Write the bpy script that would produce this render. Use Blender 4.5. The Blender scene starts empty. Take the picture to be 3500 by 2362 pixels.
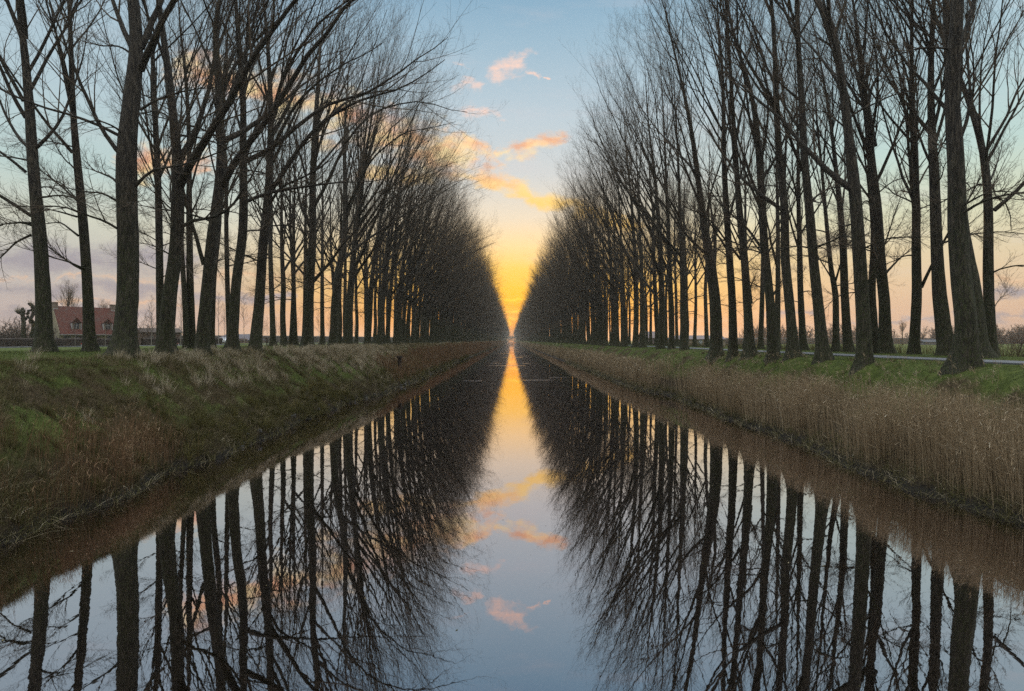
import bpy, math, random
import numpy as np
from mathutils import Vector

R = math.radians
SC = bpy.context.scene
COL = SC.collection
F = 1944.0; CX = 1748.0; CY = 1163.0; CAMZ = 5.0      # focal length and vanishing point in photograph pixels (3500 wide)

# ------------------------------------------------------------------ camera
cam = bpy.data.cameras.new('camera')
cam.sensor_width = 36.0
cam.lens = F / 3500.0 * 36.0
cam.shift_x = (1750 - CX) / 3500.0
cam.shift_y = -(1181 - CY) / 3500.0
cam.clip_start = 0.1; cam.clip_end = 8000
camo = bpy.data.objects.new('camera', cam); COL.objects.link(camo)
camo.location = (0, 0, CAMZ); camo.rotation_euler = (R(90), 0, 0)
SC.camera = camo

# ------------------------------------------------------------------ world
W = bpy.data.worlds.new('World'); SC.world = W; W.use_nodes = True
nt = W.node_tree
for n in list(nt.nodes): nt.nodes.remove(n)
SUN_EL = 1.6

def srgb(r, g, b):
    f = lambda c: (c / 255.0 / 12.92) if c <= 10 else (((c / 255.0) + 0.055) / 1.055) ** 2.4
    return (f(r), f(g), f(b), 1.0)

class NB:
    """small helper to write node maths"""
    def __init__(s, tree): s.t = tree
    def m(s, op, a, b=0.0, c=0.0, clamp=False):
        n = s.t.nodes.new('ShaderNodeMath'); n.operation = op; n.use_clamp = clamp
        for i, v in enumerate((a, b, c)):
            if isinstance(v, (int, float)): n.inputs[i].default_value = v
            else: s.t.links.new(v, n.inputs[i])
        return n.outputs[0]
    def ramp(s, fac, stops, interp='LINEAR'):
        n = s.t.nodes.new('ShaderNodeValToRGB'); n.color_ramp.interpolation = interp
        el = n.color_ramp.elements
        while len(el) < len(stops): el.new(0.5)
        for e, (p, c) in zip(el, stops):
            e.position = p; e.color = c
        s.t.links.new(fac, n.inputs[0]); return n.outputs[0]
    def mix(s, fac, a, b, mode='MIX'):
        n = s.t.nodes.new('ShaderNodeMix'); n.data_type = 'RGBA'; n.blend_type = mode
        for sock, v in ((n.inputs[0], fac), (n.inputs[6], a), (n.inputs[7], b)):
            if isinstance(v, (int, float, tuple)): sock.default_value = v
            else: s.t.links.new(v, sock)
        return n.outputs[2]
    def noise(s, vec, scale, detail=4, rough=0.55, dist=0.0):
        n = s.t.nodes.new('ShaderNodeTexNoise'); n.inputs['Scale'].default_value = scale
        n.inputs['Detail'].default_value = detail; n.inputs['Roughness'].default_value = rough
        n.inputs['Distortion'].default_value = dist
        if vec is not None: s.t.links.new(vec, n.inputs['Vector'])
        return n.outputs[0]
    def comb(s, x, y, z=0.0):
        n = s.t.nodes.new('ShaderNodeCombineXYZ')
        for i, v in enumerate((x, y, z)):
            if isinstance(v, (int, float)): n.inputs[i].default_value = v
            else: s.t.links.new(v, n.inputs[i])
        return n.outputs[0]
    def smooth(s, v, a, b):
        n = s.t.nodes.new('ShaderNodeMapRange'); n.interpolation_type = 'SMOOTHSTEP'; n.clamp = True
        s.t.links.new(v, n.inputs[0]); n.inputs[1].default_value = a; n.inputs[2].default_value = b
        return n.outputs[0]

B = NB(nt)
geo = nt.nodes.new('ShaderNodeTexCoord')
sep = nt.nodes.new('ShaderNodeSeparateXYZ'); nt.links.new(geo.outputs['Generated'], sep.inputs[0])
X, Y, Z = sep.outputs
Yp = B.m('MAXIMUM', Y, 0.04)
U = B.m('DIVIDE', X, Yp); V = B.m('DIVIDE', Z, Yp)
hor = B.m('SQRT', B.m('ADD', B.m('MULTIPLY', X, X), B.m('MULTIPLY', Y, Y)))
T = B.m('DIVIDE', Z, B.m('MAXIMUM', hor, 0.01))                     # tangent of the elevation
Tn = B.m('MULTIPLY', T, 1 / 1.2, clamp=True)
k = 1 / 1.2
centre = B.ramp(Tn, [(0.0, srgb(222, 140, 62)), (.010 * k, srgb(234, 144, 44)), (.034 * k, srgb(246, 160, 18)), (.060 * k, srgb(252, 178, 20)),
                     (.088 * k, srgb(254, 192, 42)), (.125 * k, srgb(254, 205, 96)), (.165 * k, srgb(250, 218, 160)), (.215 * k, srgb(230, 219, 196)),
                     (.29 * k, srgb(204, 211, 212)), (.39 * k, srgb(186, 204, 214)), (.52 * k, srgb(155, 186, 205)), (.60 * k, srgb(134, 172, 197)),
                     (.68 * k, srgb(112, 150, 182)), (1.0, srgb(160, 166, 170))])
left = B.ramp(Tn, [(0.0, srgb(176, 164, 168)), (.03 * k, srgb(182, 170, 172)), (.07 * k, srgb(186, 178, 176)), (.12 * k, srgb(190, 188, 182)),
                   (.17 * k, srgb(203, 206, 190)), (.24 * k, srgb(184, 206, 203)), (.36 * k, srgb(178, 200, 209)), (.55 * k, srgb(158, 184, 202)),
                   (.68 * k, srgb(112, 150, 182)), (1.0, srgb(160, 166, 170))])
right = B.ramp(Tn, [(0.0, srgb(196, 162, 156)), (.03 * k, srgb(212, 178, 156)), (.08 * k, srgb(222, 194, 162)), (.13 * k, srgb(222, 206, 170)),
                    (.19 * k, srgb(212, 217, 188)), (.27 * k, srgb(188, 214, 208)), (.40 * k, srgb(176, 203, 213)), (.57 * k, srgb(154, 186, 204)),
                    (.68 * k, srgb(112, 150, 182)), (1.0, srgb(160, 166, 170))])
rear = B.ramp(Tn, [(0.0, srgb(112, 108, 116)), (.12 * k, srgb(142, 132, 130)), (.4 * k, srgb(150, 150, 156)), (1.0, srgb(168, 172, 174))])
side = B.mix(B.smooth(X, -0.1, 0.1), left, right)
az = B.m('DIVIDE', B.m('ABSOLUTE', X), B.m('MAXIMUM', hor, 0.01))
# the warm lobe is wide near the horizon and narrow above
wz = B.m('SUBTRACT', 1.0, B.smooth(B.m('ADD', az, B.m('MULTIPLY', T, 0.05)), 0.07, 0.63))
skyc = B.mix(wz, side, centre)
front = B.smooth(Y, -0.35, 0.25)
skyc = B.mix(front, rear, skyc)

# clouds, placed by direction: (centre line from, to, half width, noise threshold, colour)
uv = B.comb(U, V)
n1 = B.noise(B.comb(B.m('MULTIPLY', U, 1.0), B.m('MULTIPLY', V, 1.9)), 13.0, 6, 0.62, 0.35)
n2 = B.noise(B.comb(U, V, 3.1), 32.0, 4, 0.6)
nn = B.m('ADD', B.m('MULTIPLY', n1, 0.75), B.m('MULTIPLY', n2, 0.25))
shade = B.noise(B.comb(B.m('MULTIPLY', U, 1.3), B.m('MULTIPLY', V, 2.0), 7.7), 9.0, 4, 0.6)
wn = nt.nodes.new('ShaderNodeTexNoise'); wn.inputs['Scale'].default_value = 16.0; wn.inputs['Detail'].default_value = 5; wn.inputs['Roughness'].default_value = .6
nt.links.new(B.comb(U, B.m('MULTIPLY', V, 1.6), 5.0), wn.inputs['Vector'])
ws = nt.nodes.new('ShaderNodeSeparateColor'); nt.links.new(wn.outputs['Color'], ws.inputs[0])
UW = B.m('ADD', U, B.m('MULTIPLY', B.m('SUBTRACT', ws.outputs[0], .5), .11)); VW = B.m('ADD', V, B.m('MULTIPLY', B.m('SUBTRACT', ws.outputs[1], .5), .060))
def P(px, py): return ((px - CX) / F, (CY - py) / F)
def seg(a, b, hw):
    (ax, ay), (bx, by) = P(*a), P(*b)
    dx, dy = bx - ax, by - ay; l2 = max(dx * dx + dy * dy, 1e-8)
    t = B.m('ADD', B.m('MULTIPLY', B.m('SUBTRACT', UW, ax), dx / l2), B.m('MULTIPLY', B.m('SUBTRACT', VW, ay), dy / l2), clamp=True)
    ex = B.m('SUBTRACT', B.m('SUBTRACT', UW, ax), B.m('MULTIPLY', t, dx))
    ey = B.m('SUBTRACT', B.m('SUBTRACT', VW, ay), B.m('MULTIPLY', t, dy))
    d = B.m('SQRT', B.m('ADD', B.m('MULTIPLY', ex, ex), B.m('MULTIPLY', ey, ey)))
    return B.m('SUBTRACT', 1.0, B.m('DIVIDE', d, hw / F), clamp=True)
def group(items):
    o = None
    for a, b, hw in items:
        s = seg(a, b, hw); o = s if o is None else B.m('MAXIMUM', o, s)
    return o
def cloud_mask(g, edge=0.66, soft=0.16):
    soft = soft * 1.35
    v = B.m('ADD', B.m('MULTIPLY', g, 0.60), B.m('MULTIPLY', B.m('SUBTRACT', nn, .5), 2.0))
    return B.m('MULTIPLY', B.smooth(v, edge - .52, edge - .52 + soft * 2.2), B.smooth(g, .02, .30))
fr = B.smooth(Y, 0.02, 0.12)
pink = group([((1700, 255), (1765, 225), 70), ((1765, 225), (1815, 205), 44), ((1790, 255), (1812, 262), 30), ((1580, 290), (1650, 295), 46),
              ((1560, 235), (1590, 240), 18), ((1590, 392), (1690, 385), 42), ((1845, 275), (1870, 276), 12)])
warm = group([((1700, 510), (1800, 505), 46), ((1800, 500), (1910, 465), 50), ((1400, 500), (1590, 500), 85), ((1600, 470), (1680, 530), 52),
              ((1000, 330), (1400, 480), 150), ((620, 230), (1000, 330), 95), ((1360, 500), (1610, 540), 100), ((1560, 590), (1740, 632), 56), ((1740, 632), (1850, 685), 52), ((1850, 690), (1985, 690), 56),
              ((1985, 700), (2150, 770), 70), ((450, 560), (660, 560), 85), ((820, 300), (1000, 330), 60), ((1230, 600), (1560, 590), 60)])
grey = group([((-300, 880), (620, 890), 75), ((-300, 990), (600, 980), 45), ((640, 1020), (1000, 1010), 26), ((-300, 1060), (500, 1075), 26),
              ((2620, 1070), (2800, 1062), 16), ((3330, 1000), (3700, 985), 42), ((3300, 1095), (3700, 1085), 22), ((2900, 1105), (3200, 1100), 14)])
peach = group([((-300, 945), (640, 952), 15), ((150, 1030), (640, 1040), 13), ((700, 930), (1150, 955), 30), ((3300, 960), (3700, 950), 22),
               ((2250, 1090), (2900, 1085), 30)])
streak = group([((1640, 1035), (1790, 1030), 10), ((1660, 1078), (1840, 1076), 8), ((1690, 1100), (1800, 1102), 7), ((1560, 1055), (1700, 1062), 6)])
dark = group([((1680, 1048), (1850, 1058), 10), ((1690, 1089), (1830, 1090), 7), ((1700, 1120), (1800, 1122), 9)])
warmc = B.ramp(B.smooth(shade, 0.36, 0.62), [(0, srgb(232, 172, 138)), (.45, srgb(254, 206, 156)), (1, srgb(255, 230, 172))])
warmlow = B.mix(B.smooth(V, 0.32, 0.21), warmc, srgb(255, 208, 108))
def put(base, col, mask, amt=1.0):
    return B.mix(B.m('MULTIPLY', B.m('MULTIPLY', mask, fr), amt), base, col)
sk = skyc
sk = put(sk, srgb(156, 152, 162), cloud_mask(grey, 0.48, 0.24), 1.0)
sk = put(sk, srgb(240, 190, 150), cloud_mask(peach, 0.62, 0.3), 0.8)
sk = put(sk, srgb(252, 214, 196), cloud_mask(pink, 0.72, 0.2), 1.0)
sk = put(sk, srgb(255, 205, 150), B.m('MULTIPLY', cloud_mask(group([((1120, 395), (1600, 505), 70), ((1500, 560), (1740, 600), 40)]), .60, .3), 1.0), .7)
sk = put(sk, warmlow, cloud_mask(warm, 0.60, 0.20), 1.0)
sk = put(sk, srgb(214, 132, 38), cloud_mask(dark, 0.62, 0.35), 0.6)
sk = put(sk, srgb(255, 226, 60), cloud_mask(streak, 0.60, 0.3), 1.0)
# faint overall texture of thin cloud
thin = B.noise(B.comb(B.m('MULTIPLY', U, 0.6), B.m('MULTIPLY', V, 2.6), 1.3), 7.0, 5, 0.6)
sk = put(sk, srgb(214, 206, 208), B.smooth(thin, 0.50, 0.85), 0.35)
nish = nt.nodes.new('ShaderNodeTexSky'); nish.sky_type = 'NISHITA'; nish.sun_disc = False
nish.sun_elevation = R(SUN_EL); nish.sun_rotation = R(3); nish.air_density = 1.0; nish.dust_density = 1.5
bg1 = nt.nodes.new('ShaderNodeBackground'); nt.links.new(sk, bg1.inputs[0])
# added fill: unseen sky overhead, and slightly behind, brightened to light banks and trees
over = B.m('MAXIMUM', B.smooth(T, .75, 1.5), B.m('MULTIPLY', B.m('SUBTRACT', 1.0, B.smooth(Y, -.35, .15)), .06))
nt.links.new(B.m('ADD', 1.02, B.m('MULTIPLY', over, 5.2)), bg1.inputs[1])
bg2 = nt.nodes.new('ShaderNodeBackground'); nt.links.new(nish.outputs[0], bg2.inputs[0]); bg2.inputs[1].default_value = 0.018
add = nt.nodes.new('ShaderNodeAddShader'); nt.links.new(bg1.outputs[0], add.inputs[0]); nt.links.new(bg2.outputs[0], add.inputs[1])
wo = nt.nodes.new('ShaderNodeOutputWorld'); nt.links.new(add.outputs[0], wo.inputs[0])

# ------------------------------------------------------------------ sun, exposure, render settings
sl = bpy.data.lights.new('sun', 'SUN'); sl.energy = 2.0; sl.angle = R(0.53); sl.color = (1.0, 0.55, 0.22)
slo = bpy.data.objects.new('sun', sl); COL.objects.link(slo)
slo.rotation_euler = (R(-(90 - SUN_EL)), 0, R(-3)); slo.location = (0, 60, 40)
SC.view_settings.view_transform = 'Standard'; SC.view_settings.look = 'None'
SC.view_settings.exposure = 0.0; SC.view_settings.gamma = 1.0
SC.render.engine = 'CYCLES'
cy = SC.cycles
cy.max_bounces = 6; cy.diffuse_bounces = 2; cy.glossy_bounces = 3; cy.transmission_bounces = 3; cy.volume_bounces = 0; cy.transparent_max_bounces = 6
cy.use_denoising = False; cy.use_adaptive_sampling = False
cy.sample_clamp_indirect = 4.0
cy.caustics_reflective = False; cy.caustics_refractive = False

# ------------------------------------------------------------------ mesh helpers
def make_mesh(name, verts, quads=None, tris=None, smooth=True, tint=None):
    me = bpy.data.meshes.new(name)
    verts = np.asarray(verts, dtype=np.float32).reshape(-1, 3)
    nq = 0 if quads is None else len(quads); ntr = 0 if tris is None else len(tris)
    idx = []
    if nq: idx.append(np.asarray(quads, dtype=np.int32).ravel())
    if ntr: idx.append(np.asarray(tris, dtype=np.int32).ravel())
    idx = np.concatenate(idx)
    me.vertices.add(len(verts)); me.vertices.foreach_set('co', verts.ravel())
    me.loops.add(len(idx)); me.loops.foreach_set('vertex_index', idx)
    st = np.concatenate([np.arange(nq, dtype=np.int32) * 4, nq * 4 + np.arange(ntr, dtype=np.int32) * 3])
    me.polygons.add(nq + ntr); me.polygons.foreach_set('loop_start', st)
    me.polygons.foreach_set('use_smooth', np.full(nq + ntr, smooth, dtype=bool))
    if tint is not None:
        at = me.attributes.new('tint', 'FLOAT', 'POINT'); at.data.foreach_set('value', np.asarray(tint, dtype=np.float32))
    me.update(calc_edges=True)
    return me

def obj(name, me, mat=None, parent=None, loc=None):
    o = bpy.data.objects.new(name, me); COL.objects.link(o)
    if mat is not None and me is not None:
        if not me.materials: me.materials.append(mat)
    if parent is not None: o.parent = parent
    if loc is not None: o.location = loc
    return o

def tag(o, label=None, cat=None, group=None, kind=None):
    if label: o['label'] = label
    if cat: o['category'] = cat
    if group: o['group'] = group
    if kind: o['kind'] = kind
    return o

def empty(name, loc, rz=0.0, label=None, cat=None, group=None, scale=None):
    o = bpy.data.objects.new(name, None); COL.objects.link(o); o.location = loc; o.rotation_euler = (0, 0, rz)
    o.empty_display_size = 0.5
    if scale: o.scale = scale
    return tag(o, label, cat, group)

class Geo:
    """collects boxes and polygons into one mesh"""
    def __init__(s): s.v = []; s.q = []; s.t = []
    def box(s, x0, x1, y0, y1, z0, z1):
        b = len(s.v)
        s.v += [(x0, y0, z0), (x1, y0, z0), (x1, y1, z0), (x0, y1, z0), (x0, y0, z1), (x1, y0, z1), (x1, y1, z1), (x0, y1, z1)]
        s.q += [(b, b + 3, b + 2, b + 1), (b + 4, b + 5, b + 6, b + 7), (b, b + 1, b + 5, b + 4), (b + 1, b + 2, b + 6, b + 5), (b + 2, b + 3, b + 7, b + 6), (b + 3, b, b + 4, b + 7)]
        return s
    def prism(s, prof, y0, y1, axis='y'):
        """profile in (x,z) swept along y, or in (y,z) swept along x"""
        b = len(s.v); n = len(prof)
        for yy in (y0, y1):
            for (a, z) in prof: s.v.append((a, yy, z) if axis == 'y' else (yy, a, z))
        for i in range(n):
            j = (i + 1) % n; s.q.append((b + i, b + j, b + n + j, b + n + i))
        for i in range(1, n - 1):
            s.t.append((b, b + i + 1, b + i)); s.t.append((b + n, b + n + i, b + n + i + 1))
        return s
    def quad(s, a, b_, c, d):
        b = len(s.v); s.v += [a, b_, c, d]; s.q.append((b, b + 1, b + 2, b + 3)); return s
    def mesh(s, name, smooth=False): return make_mesh(name, np.array(s.v), s.q or None, s.t or None, smooth)

def nrm(a): return a / np.maximum(np.linalg.norm(a, axis=-1, keepdims=True), 1e-9)

def tubes(pts, rad, S, base=0, lobes=None):
    """pts [N,K,3], rad [N,K] -> verts, quads"""
    N, K, _ = pts.shape
    t = np.gradient(pts, axis=1); t = nrm(t)
    t0 = np.abs(t[:, 0]); ref = np.zeros((N, 3)); ref[np.arange(N), np.argmin(t0, axis=1)] = 1.0
    n = nrm(np.cross(t, ref[:, None, :])); b = np.cross(t, n)
    a = np.arange(S) * 2 * np.pi / S
    rr = rad[:, :, None] * np.ones(S)
    if lobes is not None: rr = rr * lobes
    v = pts[:, :, None, :] + rr[..., None] * (np.cos(a)[None, None, :, None] * n[:, :, None, :] + np.sin(a)[None, None, :, None] * b[:, :, None, :])
    i = (np.arange(N)[:, None, None] * K + np.arange(K - 1)[None, :, None]) * S + np.arange(S)[None, None, :]
    j = (np.arange(N)[:, None, None] * K + np.arange(K - 1)[None, :, None]) * S + ((np.arange(S) + 1) % S)[None, None, :]
    q = np.stack([i, j, j + S, i + S], axis=-1).reshape(-1, 4) + base
    return v.reshape(-1, 3), q

def grow(P0, D0, L, K, rng, wob, trop, tw):
    N = len(P0); pts = np.empty((N, K + 1, 3)); pts[:, 0] = P0; d = nrm(D0.copy()); st = (L / K)[:, None]
    for k in range(K):
        d = nrm(d + rng.normal(0, wob, (N, 3)) + trop * tw)
        pts[:, k + 1] = pts[:, k] + d * st
    return pts

def spawn(pts, rad, n, t0, t1, rng, ang0, ang1, up=0.0):
    """n children on each polyline: start points, directions, parameter, parent radius, parent index"""
    N, K, _ = pts.shape
    tt = (np.arange(n)[None, :] + rng.uniform(0, 1, (N, n))) / n * (t1 - t0) + t0
    f = tt * (K - 1); i = np.minimum(f.astype(int), K - 2); w = (f - i)[..., None]
    I = np.arange(N)[:, None]
    p = pts[I, i] * (1 - w) + pts[I, i + 1] * w
    r = rad[I, i] * (1 - w[..., 0]) + rad[I, i + 1] * w[..., 0]
    tg = nrm(pts[I, i + 1] - pts[I, i])
    rv = rng.normal(0, 1, (N, n, 3)); rv[..., 2] += up
    pr = nrm(rv - (rv * tg).sum(-1, keepdims=True) * tg)
    th = rng.uniform(ang0, ang1, (N, n, 1)) * np.pi / 180
    d = np.cos(th) * tg + np.sin(th) * pr
    return p.reshape(-1, 3), d.reshape(-1, 3), tt.ravel(), r.ravel(), np.repeat(np.arange(N), n)

def taper(r0, K, tip, pw=0.8):
    s = np.linspace(0, 1, K + 1)
    return r0[:, None] * (1 - (1 - tip) * s[None, :] ** pw)

UP = np.array([0, 0, 1.0])

# ------------------------------------------------------------------ value noise
def vnoise(x, y, seed=0):
    x = np.asarray(x, dtype=float); y = np.asarray(y, dtype=float)
    xi = np.floor(x).astype(np.int64); yi = np.floor(y).astype(np.int64); fx = x - xi; fy = y - yi
    fx = fx * fx * (3 - 2 * fx); fy = fy * fy * (3 - 2 * fy)
    def h(a, b):
        n = (a * 374761393 + b * 668265263 + seed * 1442695041) & 0x7fffffff
        n = ((n ^ (n >> 13)) * 1274126177) & 0x7fffffff
        return ((n ^ (n >> 16)) & 0xffff) / 65535.0
    return (h(xi, yi) * (1 - fx) + h(xi + 1, yi) * fx) * (1 - fy) + (h(xi, yi + 1) * (1 - fx) + h(xi + 1, yi + 1) * fx) * fy
def fnoise(x, y, seed=0, oct=3):
    s = 0; a = 1; tot = 0
    for o in range(oct):
        s = s + a * vnoise(np.asarray(x) * 2 ** o, np.asarray(y) * 2 ** o, seed + o * 17); tot += a; a *= 0.5
    return s / tot

# ------------------------------------------------------------------ the lie of the land
LW = np.array([(-40, -12.6), (13.7, -12.4), (16.2, -12.6), (17.8, -12.3), (20.9, -12.9), (23.4, -12.9), (25.5, -12.5), (30, -12.5), (34.7, -12.8),
               (40.5, -12.5), (43.8, -13.0), (48.7, -12.6), (56, -12.0), (69, -11.6), (84, -12.1), (126, -12.3), (200, -12.0), (3000, -12.0)])
RW = np.array([(-40, 14.2), (15.6, 14.1), (17.1, 13.5), (21.5, 13.3), (25.5, 13.95), (32, 14.0), (37, 13.7), (44, 13.9), (50, 14.3), (57, 12.9),
               (67, 12.5), (117, 12.4), (187, 12.0), (3000, 12.0)])
def wl(y): return np.interp(y, LW[:, 0], LW[:, 1]) + ((vnoise(y * 0.9, 0 * y, 5) - 0.5) * 0.6 + (vnoise(y * 2.7, 0 * y, 6) - 0.5) * 0.30 + (vnoise(y * .23, 0 * y, 16) - .5) * .7) * np.clip((220 - y) / 140, 0, 1)
def wr(y): return np.interp(y, RW[:, 0], RW[:, 1]) + ((vnoise(y * 0.9, 0 * y, 9) - 0.5) * 0.6 + (vnoise(y * 2.7, 0 * y, 10) - 0.5) * 0.30) * np.clip((220 - y) / 140, 0, 1)
def ground_z(x, y):
    x = np.asarray(x, dtype=float); y = np.asarray(y, dtype=float)
    dl = wl(y) - x; dr = x - wr(y)                      # distance landward of each waterline
    zl = np.interp(dl, [-6, -1.2, 0, .2, .7, 4.3, 5.4, 7, 14, 30, 60, 200, 4000], [-2, -.5, 0, .35, .75, 3.75, 4.1, 4.28, 4.35, 4.1, 3.85, 3.6, 3.2])
    zr = np.interp(dr, [-6, -1.2, 0, .25, 1.2, 4.0, 5.0, 6.4, 8.6, 14, 17.5, 24, 100, 4000], [-2, -.5, 0, .20, .62, 3.35, 3.85, 3.98, 4.0, 4.02, 3.95, 3.1, 2.9, 3.0])
    z = np.where(x < 0, zl, zr)
    land = np.clip(np.where(x < 0, dl, dr) / 1.5, 0, 1)
    slope = np.clip(1 - np.abs(np.where(x < 0, dl, dr) - 3) / 3.2, 0, 1)
    path = np.exp(-((x - 22) / 1.9) ** 2)
    z = z + land * (fnoise(x * 0.55, y * 0.55, 3) - 0.5) * (0.14 + 0.60 * slope) * (1 - path) + land * (1 - path) * (fnoise(x * 2.3, y * 2.3, 31) - 0.5) * 0.10
    return z

# ------------------------------------------------------------------ materials
def new_mat(name):
    m = bpy.data.materials.new(name); m.use_nodes = True
    t = m.node_tree; b = t.nodes['Principled BSDF']
    return m, t, b, NB(t)
def coords(t, which='Object'):
    n = t.nodes.new('ShaderNodeTexCoord'); return n.outputs[which]
def mapping(t, v, scale):
    n = t.nodes.new('ShaderNodeMapping'); n.inputs['Scale'].default_value = scale; t.links.new(v, n.inputs[0]); return n.outputs[0]
def bump(t, b, h, dist, strength=1.0):
    n = t.nodes.new('ShaderNodeBump'); n.inputs['Distance'].default_value = dist; n.inputs['Strength'].default_value = strength
    t.links.new(h, n.inputs['Height']); t.links.new(n.outputs[0], b.inputs['Normal'])
def attr(t, name):
    n = t.nodes.new('ShaderNodeAttribute'); n.attribute_name = name; return n.outputs['Fac']
def geopos(t):
    n = t.nodes.new('ShaderNodeNewGeometry'); return n.outputs['Position']

def simple(name, col, rough=0.8, noise_amt=0.25, scale=3.0, col2=None, bmp=0.0):
    m, t, b, N = new_mat(name)
    c = coords(t); n = N.noise(c, scale, 5, 0.6)
    c2 = col2 or tuple(x * (1 - noise_amt) for x in col[:3]) + (1,)
    t.links.new(N.mix(N.smooth(n, .35, .65), c2, tuple(col[:3]) + (1,)), b.inputs['Base Color'])
    b.inputs['Roughness'].default_value = rough
    if bmp: bump(t, b, N.noise(c, scale * 6, 4, .6), bmp)
    return m

def bark_mat():
    m, t, b, N = new_mat('poplar_bark')
    c = coords(t)
    f = N.noise(mapping(t, c, (9, 9, 1.3)), 1.6, 6, 0.65, 0.4)
    g = N.noise(mapping(t, c, (30, 30, 5)), 1.2, 4, 0.6)
    big = N.noise(c, 0.7, 3, 0.6)
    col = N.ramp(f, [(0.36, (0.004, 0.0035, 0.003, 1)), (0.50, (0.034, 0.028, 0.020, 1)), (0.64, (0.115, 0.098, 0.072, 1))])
    sp = t.nodes.new('ShaderNodeSeparateXYZ'); t.links.new(c, sp.inputs[0])
    low = N.smooth(N.m('ADD', sp.outputs[2], N.m('MULTIPLY', big, -14.0)), 3.0, -6.0)
    moss = N.m('MULTIPLY', low, N.smooth(g, 0.40, 0.62))
    col = N.mix(N.m('MULTIPLY', moss, 0.85), col, (0.050, 0.064, 0.016, 1))
    t.links.new(col, b.inputs['Base Color']); b.inputs['Roughness'].default_value = 0.92
    bump(t, b, N.m('ADD', f, N.m('MULTIPLY', g, 0.35)), 0.09)
    return m
def twig_mat():
    m, t, b, N = new_mat('twig_bark')
    c = coords(t)
    t.links.new(N.mix(N.noise(c, 1.2, 3), (0.065, 0.046, 0.028, 1), (0.125, 0.090, 0.056, 1)), b.inputs['Base Color'])
    b.inputs['Roughness'].default_value = 0.85
    return m
M_BARK = bark_mat(); M_TWIG = twig_mat()
M_TWIGFAR = simple('scrub_twigs', (0.12, 0.085, 0.065, 1), 0.9, .3, 2.0)

def blade_mat(name, stops, trans=0.25, patch=0.0, pcol=None, pscale=0.35):
    m, t, b, N = new_mat(name)
    a = attr(t, 'tint')
    col = N.ramp(a, stops)
    if patch:
        p = N.noise(geopos(t), pscale, 4, .6)
        col = N.mix(N.m('MULTIPLY', N.smooth(p, .45, .62), patch), col, pcol)
    t.links.new(col, b.inputs['Base Color']); b.inputs['Roughness'].default_value = 0.75
    b.inputs['Specular IOR Level'].default_value = 0.25
    if trans:
        tr = t.nodes.new('ShaderNodeBsdfTranslucent'); t.links.new(col, tr.inputs[0])
        mx = t.nodes.new('ShaderNodeMixShader'); mx.inputs[0].default_value = trans
        t.links.new(b.outputs[0], mx.inputs[1]); t.links.new(tr.outputs[0], mx.inputs[2])
        t.links.new(mx.outputs[0], t.nodes['Material Output'].inputs[0])
    return m
M_REED = blade_mat('reed_straw', [(0, (.16, .115, .065, 1)), (.45, (.40, .300, .182, 1)), (.85, (.56, .44, .29, 1)), (1, (.80, .72, .56, 1))])
M_RUST = blade_mat('rusty_reed', [(0, (.12, .066, .034, 1)), (.45, (.27, .165, .09, 1)), (.85, (.42, .29, .17, 1)), (1, (.66, .52, .36, 1))])
M_DEAD = blade_mat('withered_grass', [(0, (.055, .040, .020, 1)), (.3, (.10, .10, .030, 1)), (.55, (.22, .175, .09, 1)), (.85, (.46, .385, .26, 1)), (1, (.64, .56, .42, 1))])
M_GREEN = blade_mat('short_grass', [(0, (.040, .055, .012, 1)), (.5, (.110, .145, .030, 1)), (.85, (.20, .22, .065, 1)), (1, (.34, .28, .14, 1))])
M_SEDGE = blade_mat('sedge', [(0, (.045, .045, .014, 1)), (.5, (.125, .115, .035, 1)), (1, (.30, .24, .10, 1))])

def ground_mat():
    m, t, b, N = new_mat('bank_soil_and_turf')
    p = geopos(t)
    n1 = N.noise(p, 0.35, 6, .65); n2 = N.noise(p, 3.0, 5, .65); n3 = N.noise(p, 14.0, 4, .6)
    green = N.ramp(n2, [(.3, (.040, .054, .012, 1)), (.55, (.088, .115, .026, 1)), (.75, (.14, .155, .042, 1))])
    brown = N.ramp(n3, [(.3, (.035, .026, .013, 1)), (.6, (.090, .065, .034, 1)), (.8, (.15, .115, .065, 1))])
    sx = t.nodes.new('ShaderNodeSeparateXYZ'); t.links.new(p, sx.inputs[0])
    lawn = N.smooth(N.m('ADD', N.m('ABSOLUTE', sx.outputs[0]), N.m('MULTIPLY', n1, 1.5)), 17.8, 18.8)
    col = N.mix(N.smooth(N.m('SUBTRACT', n1, N.m('MULTIPLY', lawn, .12)), .44, .60), green, brown)
    sp = t.nodes.new('ShaderNodeSeparateXYZ'); t.links.new(p, sp.inputs[0])
    mud = N.ramp(n3, [(.3, (.008, .007, .005, 1)), (.7, (.030, .026, .021, 1))])
    b.inputs['Specular IOR Level'].default_value = .2
    mf = N.smooth(N.m('ADD', sp.outputs[2], N.m('MULTIPLY', n2, .5)), .66, .36)
    low = N.smooth(N.m('ADD', sp.outputs[2], N.m('MULTIPLY', n1, 1.2)), 2.5, 1.7)
    col = N.mix(low, col, N.ramp(n3, [(.3, (.022, .016, .009, 1)), (.7, (.075, .054, .030, 1))]))
    col = N.mix(mf, col, mud)
    t.links.new(col, b.inputs['Base Color'])
    t.links.new(N.m('SUBTRACT', .95, N.m('MULTIPLY', mf, .15)), b.inputs['Roughness'])
    bump(t, b, N.m('ADD', n2, n3), .10)
    return m
M_GROUND = ground_mat()

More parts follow.
